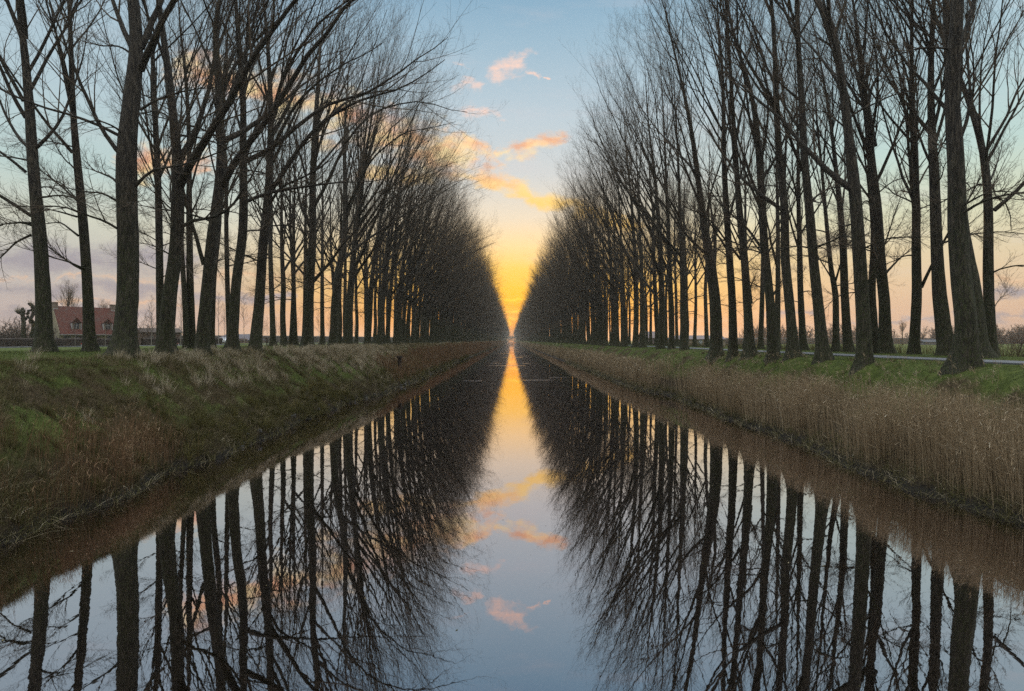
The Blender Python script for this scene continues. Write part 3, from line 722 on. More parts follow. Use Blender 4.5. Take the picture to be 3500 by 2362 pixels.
for idx, (key, x0, row, tr, lm, lab, H, dn) in enumerate(C):
    near = abs(F * row / ((x0 + tr[0][0] * SX) - CX)) < 36
    yd = custom(x0, row, tr, lm, lab, H=H, seed=100 + idx, dens=dn, twn=(9, 6, 3), group='poplars of the canal avenue')
    used[key].append(yd)
    used.setdefault('all', []).append((row, yd))

# --- generic poplars
def generic(seed, lean, bias, H, r0, reach):
    rng = np.random.default_rng(seed)
    n = 9; z = np.linspace(0, H, n); t = z / H
    x = lean * (t ** 1.4) * H * .16 + np.concatenate([[0], np.cumsum(rng.normal(0, .12, n - 1))]); y = np.concatenate([[0], np.cumsum(rng.normal(0, .14, n - 1))])
    r = r0 * np.interp(t, [0, .1, .3, .5, .75, 1], [1, .90, .74, .52, .26, .05])
    path = np.stack([x, y, z], -1)
    limbs = []
    for h in ([.26, .36, .46] if bias else [.32, .42]):
        h = h + rng.uniform(-.04, .04); p = np.array([np.interp(h, t, path[:, c]) for c in range(3)])
        aa = rng.normal(0, .5) if bias else rng.uniform(0, 6.28); inc = R(rng.uniform(26, 44))
        d = np.array([math.cos(aa) * math.sin(inc), math.sin(aa) * math.sin(inc), math.cos(inc)])
        pl = [p]
        for j in range(5):
            d = nrm(d + rng.normal(0, .06, 3) + np.array([.02 * bias, 0, .06])); pl.append(pl[-1] + d * (H * .105))
        limbs.append((np.array(pl), np.interp(h, t, r) * .62))
    if bias:      # two long arching boughs over the canal
        for h in (.40, .58):
            h = h + rng.uniform(-.05, .05); p = np.array([np.interp(h, t, path[:, c]) for c in range(3)]); aa = rng.normal(0, .45); inc = R(28); pl = [p]
            ln = H * (.50 if reach > .6 else .42) * rng.uniform(.85, 1.1)
            for j in range(6):
                inc += R(7.5 if reach > .6 else 3.5); d = np.array([math.cos(aa) * math.sin(inc), math.sin(aa) * math.sin(inc), math.cos(inc)]) + rng.normal(0, .05, 3); pl.append(pl[-1] + d * ln / 6)
            limbs.append((np.array(pl), np.interp(h, t, r) * .5))
    return tree_mesh(seed, path, r, bias=bias, limbs=limbs, dens=.92 if bias else .80, reach=reach, twn=(6, 5, 3) if bias else (5, 4, 2))
FRONT = [generic(500 + i_, .85, 1.0, h, r_, 1.05) for i_, (h, r_) in enumerate(((31, .37), (32.5, .33), (29, .35), (31, .40)))]
FRONTR = [generic(550 + i_, .35, 1.0, h, r_, .3) for i_, (h, r_) in enumerate(((32, .37), (33, .34), (30.5, .36), (34, .39)))]
BACK = [generic(600 + i_, .1, 0, h, r_, .6) for i_, (h, r_) in enumerate(((28, .31), (29, .28), (27, .33), (28.5, .30)))]
prng = random.Random(5)
far_src = {}
rows = [('LF', XF_L, 3.5, FRONT, 0.0, 'poplars of the left front row', 'bare poplar in the close-set far stretch of the row nearest the water, left bank'),
        ('LB', XB_L, 3.4, BACK, 0.0, 'poplars of the left back row', 'slim bare poplar in the close-set far stretch of the rear row, left bank'),
        ('RF', XF_R, 3.6, FRONTR, math.pi, 'poplars of the right front row', 'bare poplar in the close-set far stretch of the row nearest the water, right bank'),
        ('RB', XB_R, 3.4, BACK, math.pi, 'poplars of the right back row', 'slim bare poplar in the close-set far stretch of the rear row, right bank')]
# places read off the photograph for the next trees of each row (pixel of the trunk foot)
KNOWN = {'LF': [1175, 1198, 1250, 1288], 'LB': [975, 991, 1018, 1031, 1109], 'RF': [2332, 2299, 2267, 2243, 2201, 2179, 2139], 'RB': [2655, 2601, 2541, 2417, 2378]}
YMAX = 262.0
for key, xr, sp_, lib, rot, grp, lab in rows:
    pos = [F * xr / (px - CX) for px in KNOWN[key]]
    y = max(pos) + sp_
    while y < YMAX:
        pos.append(y); y += sp_ + prng.uniform(-.35, .35)
    for j, y in enumerate(pos):
        x = xr + prng.uniform(-.35, .35)
        tm, cm = prng.choice(lib)
        s = prng.uniform(.92, 1.08)
        e = plant('poplar_tree', tm, cm, (x, y, float(ground_z(x, y))), rot + prng.uniform(-.42, .42) + (prng.uniform(0, 6.28) if lib is BACK else 0), (s, s, s * prng.uniform(.95, 1.05)), lab, 'tree', grp)
        if y < YMAX and j < 40:
            far_src[(key, tm.name)] = e

# --- the rest of the avenue, past 260 m: one mass, instanced on points
def far_avenue():
    pr = random.Random(9)
    pts = []; rots = []; scl = []; kinds = []
    for key, xr, sp_, lib, rot, grp, lab in rows:
        y = YMAX + 2
        while y < 2350:
            x = xr + pr.uniform(-.5, .5)
            pts.append((x, y, float(ground_z(x, y)))); rots.append(rot + pr.uniform(-.45, .45)); scl.append(pr.uniform(.92, 1.10))
            kinds.append(pr.randrange(4) + (0 if lib is FRONT else 4 if lib is FRONTR else 8))
            y += sp_ + pr.uniform(-.3, .3) + (y - YMAX) * .004
    # the avenue closes at its far end
    for j in range(170):
        x = pr.uniform(-80, 80) * (1 if j < 60 else .35); y = pr.uniform(2380, 2560)
        pts.append((x, y, 3.5)); rots.append(pr.uniform(0, 6.28)); scl.append(pr.uniform(.6, .8)); kinds.append(8 + pr.randrange(4))
    me = bpy.data.meshes.new('far_avenue'); me.from_pydata(pts, [], [])
    a = me.attributes.new('rot', 'FLOAT', 'POINT'); a.data.foreach_set('value', rots)
    a = me.attributes.new('scl', 'FLOAT', 'POINT'); a.data.foreach_set('value', scl)
    a = me.attributes.new('kind_id', 'INT', 'POINT'); a.data.foreach_set('value', kinds)
    o = obj('far_avenue_trees', me); tag(o, 'hazy mass of bare poplars closing in on the vanishing point of the canal', 'trees', kind='stuff')
    ng = bpy.data.node_groups.new('far_avenue', 'GeometryNodeTree')
    ng.interface.new_socket('Geometry', in_out='INPUT', socket_type='NodeSocketGeometry'); ng.interface.new_socket('Geometry', in_out='OUTPUT', socket_type='NodeSocketGeometry')
    gi = ng.nodes.new('NodeGroupInput'); go = ng.nodes.new('NodeGroupOutput')
    coll = ng.nodes.new('GeometryNodeGeometryToInstance')
    meshes = FRONT + FRONTR + BACK
    trees = []
    for (tm, cm) in meshes:
        srcs = [ob for ob in bpy.data.objects if ob.type == 'MESH' and ob.data in (tm, cm)]
        pick = [next(ob for ob in srcs if ob.data == tm), next(ob for ob in srcs if ob.data == cm)]
        jn = ng.nodes.new('GeometryNodeJoinGeometry')
        for ob in pick:
            oi = ng.nodes.new('GeometryNodeObjectInfo'); oi.transform_space = 'ORIGINAL'; oi.inputs['Object'].default_value = ob; oi.inputs['As Instance'].default_value = True
            ng.links.new(oi.outputs['Geometry'], jn.inputs[0])
        g2 = ng.nodes.new('GeometryNodeGeometryToInstance'); ng.links.new(jn.outputs[0], g2.inputs[0]); trees.append(g2)
    jall = ng.nodes.new('GeometryNodeJoinGeometry')
    for g2 in reversed(trees): ng.links.new(g2.outputs[0], jall.inputs[0])
    iop = ng.nodes.new('GeometryNodeInstanceOnPoints'); ng.links.new(gi.outputs[0], iop.inputs['Points']); ng.links.new(jall.outputs[0], iop.inputs['Instance'])
    iop.inputs['Pick Instance'].default_value = True
    def na(name, ty):
        n = ng.nodes.new('GeometryNodeInputNamedAttribute'); n.data_type = ty; n.inputs['Name'].default_value = name
        return next(s for s in n.outputs if s.enabled and s.name == 'Attribute')
    ng.links.new(na('kind_id', 'INT'), iop.inputs['Instance Index'])
    cx = ng.nodes.new('ShaderNodeCombineXYZ'); ng.links.new(na('rot', 'FLOAT'), cx.inputs[2])
    e2r = ng.nodes.new('FunctionNodeEulerToRotation'); ng.links.new(cx.outputs[0], e2r.inputs[0]); ng.links.new(e2r.outputs[0], iop.inputs['Rotation'])
    ng.links.new(na('scl', 'FLOAT'), iop.inputs['Scale'])
    ng.links.new(iop.outputs[0], go.inputs[0])
    md = o.modifiers.new('scatter', 'NODES'); md.node_group = ng
far_avenue()

# ------------------------------------------------------------------ grasses and reeds
def blades(name, base, h, w, lean, tint, mat, seg=2, pw=1.8, face=None, tipw=.08, droop=0.25):
    N = len(base); rng = np.random.default_rng(len(name) * 31 + N)
    a = rng.uniform(0, np.pi, N) if face is None else face
    side = np.stack([np.cos(a), np.sin(a), np.zeros(N)], -1)
    ts = np.linspace(0, 1, seg + 1)
    lv = np.concatenate([lean, np.zeros((N, 1))], 1)
    lm = np.linalg.norm(lean, axis=1)
    vs = []; tn = []
    for k_, t in enumerate(ts):
        p = base + lv * (h * t ** pw)[:, None]; p = p.copy(); p[:, 2] += h * (t - droop * lm * t ** 2.2)
        ww = (w * (1 - (1 - tipw) * t ** 1.5))[:, None] * .5
        vs.append(p - side * ww); vs.append(p + side * ww)
    v = np.stack(vs, 1)                       # N, 2(seg+1), 3
    M = 2 * (seg + 1)
    b0 = np.arange(N)[:, None] * M
    q = np.concatenate([b0 + np.array([[2 * k_, 2 * k_ + 1, 2 * k_ + 3, 2 * k_ + 2]]) for k_ in range(seg)], 0)
    return obj(name, make_mesh(name, v.reshape(-1, 3), q, smooth=True, tint=np.repeat(tint, M)), mat)

def join_sets(sets):
    return [np.concatenate([s[i_] for s in sets]) for i_ in range(len(sets[0]))]

def scatter(rng, y0, y1, d0, d1, dens, bank):
    """random points at d0..d1 metres landward of the waterline"""
    n = int((y1 - y0) * (d1 - d0) * dens)
    y = rng.uniform(y0, y1, n); d = rng.uniform(d0, d1, n)
    x = wl(y) - d if bank < 0 else wr(y) + d
    return x, y, d
BANDS = [(10, 16), (16, 24), (24, 36), (36, 55), (55, 85), (85, 130), (130, 200), (200, 320), (320, 520), (520, 900), (900, 1600)]
def lod(y): return np.clip(y / 17.0, .8, 60)

def make_grass():
    rng = np.random.default_rng(11)
    # right bank reed bed
    S = []; Lf = []
    for (a, b) in BANDS:
        l = float(lod((a + b) / 2)); dens = 330 / l ** 1.25
        x, y, d = scatter(rng, a, b, .12, 3.3, dens, 1)
        clump = fnoise(x * .8, y * .8, 41); keep = (rng.uniform(0, 1, len(x)) < np.clip((clump - .25) * 3.2, .12, 1) * np.clip((3.5 - d) / 1.3, .15, 1) * np.clip((d - .1) / .8, .15, 1))
        gap = np.exp(-((y - 53) / 4.0) ** 2) ; keep &= rng.uniform(0, 1, len(x)) > gap * .75
        x, y, d = x[keep], y[keep], d[keep]; n = len(x)
        h = rng.uniform(1.5, 2.35, n) * (.82 + .3 * fnoise(x * .5, y * .5, 43)) * np.clip(1.08 - (d - 1.8) * .16, .6, 1.05) * (.75 if a > 85 else 1) * np.interp(a, [0, 130, 400], [1, .9, .75])
        gz_ = ground_z(x, y); h = np.minimum(h, 3.10 + (fnoise(x * .7, y * .7, 45) - .5) * 1.3 + rng.normal(0, .14, n) - gz_)
        k2 = h > .6; x, y, d, h = x[k2], y[k2], d[k2], h[k2]; n = len(x)
        w = rng.uniform(.007, .012, n) * max(1, l * .85)
        ln = np.stack([-rng.gamma(1.4, .07, n), rng.normal(0, .09, n)], -1); bent = rng.uniform(0, 1, n) < .07; ln[bent] += rng.normal(0, .55, (int(bent.sum()), 2))
        S.append((np.stack([x, y, ground_z(x, y) - .05], -1), h, w, ln, np.clip(rng.normal(.42, .2, n) + (fnoise(x * .3, y * .3, 47) - .5) * .5, 0, .9)))
        if a < 90:     # leaves blown to the left off the upper stems
            k_ = rng.uniform(0, 1, n) < .55; m = k_.sum(); bb = S[-1][0][k_].copy(); hh = h[k_]; f = rng.uniform(.55, .98, m)
            bb[:, 0] += ln[k_, 0] * hh * f ** 1.8; bb[:, 1] += ln[k_, 1] * hh * f ** 1.8; bb[:, 2] += hh * f
            Lf.append((bb, rng.uniform(.05, .16, m), w[k_] * 1.4, np.stack([-rng.uniform(1.2, 3.0, m) * rng.choice([1, 1, -.6], m), rng.normal(0, 1.0, m)], -1), np.clip(rng.normal(.72, .18, m), 0, 1)))
    b_, h_, w_, l_, t_ = join_sets(S)
    tag(blades('reed_stems', b_, h_, w_, l_, t_, M_REED, seg=3, pw=2.0, tipw=.35), 'tall straw-brown reed bed along the right waterline', 'reeds', kind='stuff')
    b_, h_, w_, l_, t_ = join_sets(Lf)
    tag(blades('reed_leaves', b_, h_, w_, l_, t_, M_REED, seg=2, pw=1.0, tipw=.1, droop=.02), 'pale wind-blown leaves on the right bank reeds', 'reeds', kind='stuff')
    # plumes on the taller stems along the back of the bed
    x, y, d = scatter(rng, 13, 60, 2.0, 4.3, 2.6, 1); n = len(x)
    zb = ground_z(x, y); hs = np.clip(rng.uniform(3.0, 3.7, n) - zb, .7, 2.3)
    m = 9; bx = np.repeat(x, m) + rng.normal(0, .03, n * m) - .1; by = np.repeat(y, m) + rng.normal(0, .03, n * m); bz = np.repeat(zb + hs, m) + rng.uniform(-.14, .12, n * m)
    pb = np.stack([bx, by, bz], -1); st = np.stack([x, y, zb], -1)
    allb = np.concatenate([pb, st]); hh = np.concatenate([rng.uniform(.07, .16, n * m), hs + .05]); ww = np.concatenate([np.full(n * m, .018), np.full(n, .009)])
    ll = np.concatenate([np.stack([-rng.uniform(.3, 1.2, n * m), rng.normal(0, .4, n * m)], -1), np.stack([np.full(n, -.05), np.zeros(n)], -1)])
    tt = np.concatenate([rng.uniform(.5, .95, n * m), rng.uniform(.3, .6, n)])
    tag(blades('reed_plumes', allb, hh, ww, ll, tt, M_REED, seg=2), 'feathery reed plumes along the upper edge of the right reed bed', 'reeds', kind='stuff')
    # low litter and broken stems at both waterlines
    S = []
    for bank in (-1, 1):
        for (a, b) in BANDS[:6]:
            l = float(lod((a + b) / 2)); x, y, d = scatter(rng, a, b, -.22, 1.3, 260 / l, bank); n = len(x)
            S.append((np.stack([x, y, np.maximum(ground_z(x, y), 0) + .01], -1), rng.uniform(.05, .42, n), rng.uniform(.008, .02, n) * max(1, l * .8), rng.normal(0, 1.1, (n, 2)), np.clip(rng.normal(.35, .25, n), 0, 1)))
    b_, h_, w_, l_, t_ = join_sets(S)
    tag(blades('waterside_litter', b_, h_, w_, l_, t_, M_DEAD, seg=2, pw=1.2), 'broken stems and dead litter on the muddy waterline', 'litter', kind='stuff')
    # left bank: withered grass over the slope
    S = []
    for (a, b) in BANDS:
        l = float(lod((a + b) / 2)); dens = 620 / l ** 1.45
        x, y, d = scatter(rng, a, b, -.02, 6.2, dens, -1); n = len(x)
        tuft = fnoise(x * 1.6, y * 1.6, 51); green = fnoise(x * .28, y * .28, 57); pale = fnoise(x * .35 + 9, y * .22, 59)
        farp = np.clip((y - 26) / 10, 0, 1) * np.clip((d - 2.2) / 1.2, 0, 1)      # the pale dry stand on the shoulder of the bank
        h = (.14 + .42 * tuft ** 1.5) * rng.uniform(.6, 1.3, n) * (1 + .55 * farp * (pale > .42)) * np.where(green > .60, .55, 1.0)
        h *= np.clip((6.6 - d) / 1.3, .35, 1)
        w = rng.uniform(.006, .011, n) * max(1, l * .8)
        wind = np.stack([.55 + 0 * x, -.12 + 0 * x], -1) * (fnoise(x * .9, y * .9, 53) * 1.6)[:, None]
        ln = wind + rng.normal(0, .38, (n, 2))
        tint = .36 + (tuft - .5) * .35 + rng.normal(0, .17, n) + farp * .34 * np.clip((pale - .36) * 6, 0, 1) - .22 * np.clip((green - .52) * 8, 0, 1)
        S.append((np.stack([x, y, ground_z(x, y) - .03], -1), h, w, ln, np.clip(tint, 0, 1)))
    b_, h_, w_, l_, t_ = join_sets(S)
    tag(blades('withered_grass', b_, h_, w_, l_, t_, M_DEAD, seg=3, pw=1.6), 'withered brown and olive grass covering the left bank slope', 'grass', kind='stuff')
    # arching sedge tufts hanging to the water, left bank
    S = []
    def tufts(cx, cy, nb, hmean, tmean, rad=.16, spread=.75):
        n = len(cx); m = nb
        a = rng.uniform(0, 2 * np.pi, n * m); rr = rng.uniform(0, rad, n * m)
        x = np.repeat(cx, m) + np.cos(a) * rr; y = np.repeat(cy, m) + np.sin(a) * rr
        h = np.repeat(rng.uniform(.75, 1.25, n) * hmean, m) * rng.uniform(.6, 1.15, n * m)
        ln = np.stack([np.cos(a), np.sin(a)], -1) * (rng.uniform(.15, 1.0, n * m) * spread)[:, None]; ln[:, 0] += .12
        return np.stack([x, y, ground_z(x, y) - .03], -1), h, rng.uniform(.007, .012, n * m) * np.clip(y / 20, 1, 6), ln, np.clip(rng.normal(tmean, .18, n * m) + np.repeat(rng.normal(0, .12, n), m), 0, 1)
    x, y, d = scatter(rng, 22, 46, -.08, 1.7, 5.0, -1); S.append(tufts(x, y, 60, .62, .42))
    x, y, d = scatter(rng, 12, 24, -.05, 3.0, 2.4, -1); S.append(tufts(x, y, 60, .42, .35))
    x, y, d = scatter(rng, 13, 60, .0, .9, 1.6, 1); S.append(tufts(x, y, 26, .38, .30))
    x, y, d = scatter(rng, 46, 160, -.05, 1.6, 1.8, -1); S.append(tufts(x, y, 26, .75, .35))
    S2 = []
    x, y, d = scatter(rng, 20, 75, 2.4, 6.2, 4.0, -1); k_ = (fnoise(x * .35 + 9, y * .22, 59) > .40) & (rng.uniform(0, 1, len(x)) < np.clip((y - 20) / 10, .1, 1)); S2.append(tufts(x[k_], y[k_], 42, .55, .84, .2, .55))
    x, y, d = scatter(rng, 11, 45, .6, 6.0, 3.0, -1); S2.append(tufts(x, y, 46, .34, .42, .16, .9))
    x, y, d = scatter(rng, 45, 130, .6, 6.0, 1.6, -1); S2.append(tufts(x, y, 24, .5, .55, .25, .7))
    x, y, d = scatter(rng, 12, 60, 3.0, 5.4, 1.1, 1); S2.append(tufts(x, y, 30, .30, .55, .14, .8))
    q_ = join_sets(S2); tag(blades('dry_tussocks', *q_, M_DEAD, seg=3, pw=1.6, droop=.4), 'pale dry tussocks standing on the bank slopes', 'grass', kind='stuff')
    b_, h_, w_, l_, t_ = join_sets(S)
    tag(blades('sedge_tufts', b_, h_, w_, l_, t_, M_SEDGE, seg=3, pw=1.7, droop=.45), 'arching olive sedge tufts hanging over the left waterline', 'sedge', kind='stuff')
    # left bank reeds: two patches near the water and the far brown fringe
    S = []; 
    for (a, b, d0, d1, dens, hm, tm) in ((12, 20, .0, 2.6, 190, 1.05, .24), (18.5, 23.5, .0, 1.8, 210, 1.15, .40), (60, 85, .3, 3.0, 30, 1.2, .30), (85, 130, .2, 3.4, 20, 1.5, .30), (130, 200, .2, 3.6, 11, 1.6, .30),
                                         (200, 320, .2, 3.6, 6, 1.6, .30), (320, 520, .2, 3.6, 3, 1.6, .3), (520, 900, .2, 3.6, 1.2, 1.6, .3), (900, 1600, .2, 3.6, .5, 1.6, .3)):
        l = float(lod((a + b) / 2)); x, y, d = scatter(rng, a, b, d0, d1, dens, -1); n = len(x)
        if b < 30:
            kk = rng.uniform(0, 1, n) < np.clip((fnoise(x * 1.1, y * 1.1, 63) - .38) * 5, .04, 1) * np.clip(np.minimum(y - a, b - y) / 1.5, .05, 1) * np.clip((d1 - d) / .8, .1, 1); x, y, d = x[kk], y[kk], d[kk]; n = len(x)
        h = hm * rng.uniform(.6, 1.15, n) * (.7 + .6 * fnoise(x * .9, y * .9, 61)); ln = np.stack([rng.normal(.08, .12, n), rng.normal(0, .12, n)], -1)
        S.append((np.stack([x, y, ground_z(x, y) - .05], -1), h, rng.uniform(.006, .011, n) * max(1, l * .9), ln, np.clip(rng.normal(tm, .16, n), 0, .95)))
        if b < 30:
            k_ = rng.uniform(0, 1, n) < .4; m = k_.sum(); bb = S[-1][0][k_].copy(); hh = h[k_]; f = rng.uniform(.75, 1.0, m)
            bb[:, 2] += hh * f; bb[:, :2] += ln[k_] * (hh * f ** 2)[:, None]
            S.append((bb, rng.uniform(.08, .2, m), np.full(m, .014), rng.normal(0, .8, (m, 2)), np.clip(rng.normal(tm + .3, .15, m), 0, 1)))
    b_, h_, w_, l_, t_ = join_sets(S)
    tag(blades('left_bank_reeds', b_, h_, w_, l_, t_, M_RUST, seg=3, pw=2.0, tipw=.3), 'rusty brown reeds in patches at the foot of the left bank', 'reeds', kind='stuff')
    # short turf: right slope and the level ground under the trees on both sides
    S = []
    for (a, b) in BANDS[:9]:
        l = float(lod((a + b) / 2))
        for bank, d0, d1, k0, hm in ((1, 2.6, 6.6, 420, .10), (1, 9.3, 16.5, 130, .09), (-1, 5.2, 16, 210, .11)):
            x, y, d = scatter(rng, a, b, d0, d1, k0 / l ** 1.5, bank); 
            if bank > 0 and d0 > 9: x = x - wr(y) + 13.8 
            n = len(x); pt = fnoise(x * .5, y * .5, 71); tf = fnoise(x * 2.2, y * 2.2, 73)
            h = hm * rng.uniform(.5, 1.6, n) * (.45 + 1.4 * tf ** 2); tint = np.clip(.42 + rng.normal(0, .18, n) + (pt - .5) * .7, 0, 1)
            S.append((np.stack([x, y, ground_z(x, y) - .015], -1), h, rng.uniform(.006, .011, n) * max(1, l * .9), rng.normal(0, .6, (n, 2)) + np.array([.0, 0]), tint))
    b_, h_, w_, l_, t_ = join_sets(S)
    tag(blades('short_grass', b_, h_, w_, l_, t_, M_GREEN, seg=2, pw=1.5), 'short mossy green grass under the poplars on both banks', 'grass', kind='stuff')
make_grass()

def specks():
    rng = np.random.default_rng(21); n = 420; y = 8 + rng.gamma(1.5, 14, n); x = rng.uniform(-11.5, 12.5, n); near = rng.uniform(0, 1, n) < .55
    x = np.where(near, np.where(rng.uniform(0, 1, n) < .5, wl(y) + rng.gamma(1.2, .9, n), wr(y) - rng.gamma(1.2, .9, n)), x)
    a = rng.uniform(0, 6.28, n); r = rng.uniform(.012, .04, n); V = []
    for j in range(4):
        t = a + j * np.pi / 2; k_ = 1.0 if j % 2 else .45; V.append(np.stack([x + np.cos(t) * r * k_, y + np.sin(t) * r * k_, np.full(n, .004)], -1))
    V = np.stack(V, 1).reshape(-1, 3); q = np.arange(n * 4).reshape(-1, 4)
    tag(obj('floating_leaves', make_mesh('floating_leaves', V, q, tint=np.repeat(rng.uniform(.1, .8, n), 4)), M_DEAD), 'scattered dead leaves and specks floating on the canal', 'leaves', kind='stuff')
specks()

# ------------------------------------------------------------------ shrubs, saplings, hedges
def shrub(seed, nstem, hgt, spread, tw=(7, 6), r0=.03, wob=.10, up=.05, tin=.010):
    rng = np.random.default_rng(seed)
    a = rng.uniform(0, 2 * np.pi, nstem); rr = rng.uniform(0, spread * .25, nstem)
    P0 = np.stack([np.cos(a) * rr, np.sin(a) * rr, np.full(nstem, -.1)], -1); inc = rng.uniform(.05, .75, nstem) * min(1.0, spread / hgt * 1.1)
    D = np.stack([np.cos(a) * np.sin(inc), np.sin(a) * np.sin(inc), np.cos(inc)], -1); Ls = hgt * rng.uniform(.7, 1.08, nstem)
    G = grow(P0, D, Ls, 8, rng, wob, UP, up); RR = taper(np.full(nstem, r0), 8, .25)
    V = []; Q = []; v, q = tubes(G, RR, 5, 0); stem = (v, q); nb = 0
    P2, D2, t2, r2, pi = spawn(G, RR, tw[0], .15, 1.0, rng, 25, 60, .2); L2 = Ls[pi] * (.18 + .2 * (1 - t2)) * rng.uniform(.6, 1.3, len(P2))
    G2 = grow(P2, D2, L2, 4, rng, .16, UP, .05); R2 = taper(np.full(len(P2), tin * 1.4), 4, .4); v, q = tubes(G2, R2, 3, nb); V.append(v); Q.append(q); nb += len(v)
    P3, D3, t3, r3, pi = spawn(G2, R2, tw[1], .15, 1.0, rng, 25, 60, .2); L3 = L2[pi] * .45 * rng.uniform(.6, 1.3, len(P3))
    G3 = grow(P3, D3, L3, 2, rng, .2, UP, .04); R3 = taper(np.full(len(P3), tin), 2, .5); v, q = tubes(G3, R3, 3, nb); V.append(v); Q.append(q); nb += len(v)
    return make_mesh('shrub_stems', *stem), make_mesh('shrub_twigs', np.concatenate(V), np.concatenate(Q))
def at(px, Yd, zoff=0.0):
    x = (px - CX) / F * Yd; return (x, Yd, float(ground_z(x, Yd)) + zoff)
def put_shrub(name, px, Yd, hgt, spread, seed, label, group=None, nstem=9, mat=None, cat='shrub', **k_):
    s, t = shrub(seed, nstem, hgt, spread, **k_)
    e = empty(name, at(px, Yd), 0, label, cat, group); obj('stem', s, M_TWIGFAR if mat is None else mat, e); obj('twigs', t, M_TWIGFAR if mat is None else mat, e); return e

def sapling_mesh(seed, H, r0=.06):
    rng = np.random.default_rng(seed)
    n = 9; z = np.linspace(0, H, n); path = np.stack([np.concatenate([[0], np.cumsum(rng.normal(0, .05, n - 1))]), np.concatenate([[0], np.cumsum(rng.normal(0, .05, n - 1))]), z], -1)
    r = r0 * np.interp(z / H, [0, .3, 1], [1, .7, .15]); tv, tq = tubes(path[None], r[None], 8)
    P2, D2, t2, r2, _ = spawn(path[None], r[None], 24, .32, .98, rng, 28, 50, .1); L2 = H * .30 * (1.05 - t2) * rng.uniform(.7, 1.3, len(P2)) + .3
    G2 = grow(P2, D2, L2, 5, rng, .09, UP, .07); R2 = taper(np.full(len(P2), .018), 5, .4); v2, q2 = tubes(G2, R2, 3, 0)
    P3, D3, t3, r3, pi = spawn(G2, R2, 6, .2, 1, rng, 25, 50, .1); G3 = grow(P3, D3, L2[pi] * .38, 3, rng, .15, UP, .06); v3, q3 = tubes(G3, taper(np.full(len(P3), .011), 3, .5), 3, len(v2))
    return make_mesh('sapling_trunk', tv, tq), make_mesh('sapling_crown', np.concatenate([v2, v3]), np.concatenate([q2, q3]))
M_BIRCH = simple('pale_young_bark', (.34, .31, .27, 1), .8, .35, 4.0)
SAP = [sapling_mesh(900 + i_, 9.5) for i_ in range(3)]
for j, (px, Yd, s, lab) in enumerate([(257, 92, .55, 'small sapling in front of the left dormer of the farmhouse'), (361, 96, .55, 'small sapling in front of the right dormer of the farmhouse'),
        (517, 104, .98, 'thin pale sapling at the right end of the dark hedge'), (618, 110, 1.12, 'tall sapling by the tilted white post'), (748, 128, 1.25, 'sapling rising directly behind the white van'),
        (767, 134, 1.0, 'slighter sapling just right of the one behind the white van'), (835, 128, 1.15, 'sapling in front of the grey shed roof'), (1089, 150, .95, 'lone thin sapling in the gap right of the poplar at the bank dip'),
        (1126, 165, 1.0, 'thin sapling second in the gaps right of the poplar at the bank dip')]):
    tm, cm = SAP[j % 3]; e = empty('young_tree', at(px, Yd), j * 1.3, lab, 'sapling', 'young trees by the left road', (s, s, s))
    obj('trunk', tm, M_BIRCH, e); obj('crown', cm, M_TWIGFAR, e)
for j, px in enumerate((886, 900, 912, 926, 944, 955, 1003, 1013, 1160, 1168, 1212, 640, 652, 690)):
    tm, cm = SAP[j % 3]; s = .8 + .25 * ((j * 7) % 5) / 5; e = empty('young_tree', at(px, 175 + (j * 13) % 40), j, 'thin bare young tree far off in the field seen through the left trunks', 'sapling', 'young trees in the left field', (s, s, s))
    obj('trunk', tm, M_TWIGFAR, e); obj('crown', cm, M_TWIGFAR, e)

put_shrub('bare_bush', 20, 118, 6.0, 5.5, 31, 'broad bare bush at the left edge behind the hedge', 'bushes left of the farmhouse', 30, tin=.03)
put_shrub('bare_bush', 62, 126, 4.8, 4.5, 32, 'lower dense bush between the edge bush and the pollard', 'bushes left of the farmhouse', 30, tin=.03)
put_shrub('bare_bush', 135, 122, 4.2, 4.2, 33, 'olive bush at the foot of the knotty pollard', 'bushes left of the farmhouse', 26, tin=.03)
put_shrub('garden_shrub', 492, 128, 8.4, 5.0, 34, 'spreading dark garden shrub above the low outbuilding', None, 12, r0=.07, wob=.2, tin=.022)
put_shrub('garden_shrub', 606, 150, 5.5, 4.0, 35, 'hazy scrub left of the tilted white post', 'scrub along the left field', 12, tin=.018)
put_shrub('garden_shrub', 655, 170, 5.0, 4.0, 36, 'hazy scrub seen left of the white van', 'scrub along the left field', 12, tin=.02)
tb, cb = tree_mesh(77, np.array([(0, 0, 0), (.2, 0, 4), (0, 0, 8), (.1, 0, 13)]), [.3, .24, .15, .04], bias=0, dens=1.4, twn=(8, 6, 3))
for (px, Yd, s, lab) in ((232, 165, 1.22, 'round-topped bare tree rising behind the farmhouse ridge, left part'), (352, 190, .98, 'smaller bare tree just showing over the farmhouse ridge by the right chimney')):
    plant('bare_tree', tb, cb, at(px, Yd), .5, (s * 1.2, s * 1.2, s), lab, 'tree', 'trees behind the farmhouse')
plant('bare_tree', tb, cb, at(3085, 250), 1.5, (.85, .85, .72), 'lone rounded tree in the distant field behind the right trunks', 'tree')
put_shrub('bare_bush', 3478, 40, 2.5, 2.6, 37, 'tangled bare bush at the right edge beyond the path', None, 18, r0=.02, wob=.13, tin=.007)
put_shrub('bare_bush', 3395, 44, 1.9, 2.0, 38, 'smaller bare bush just left of the tangled one at the right edge', None, 14, r0=.016, wob=.13, tin=.007)

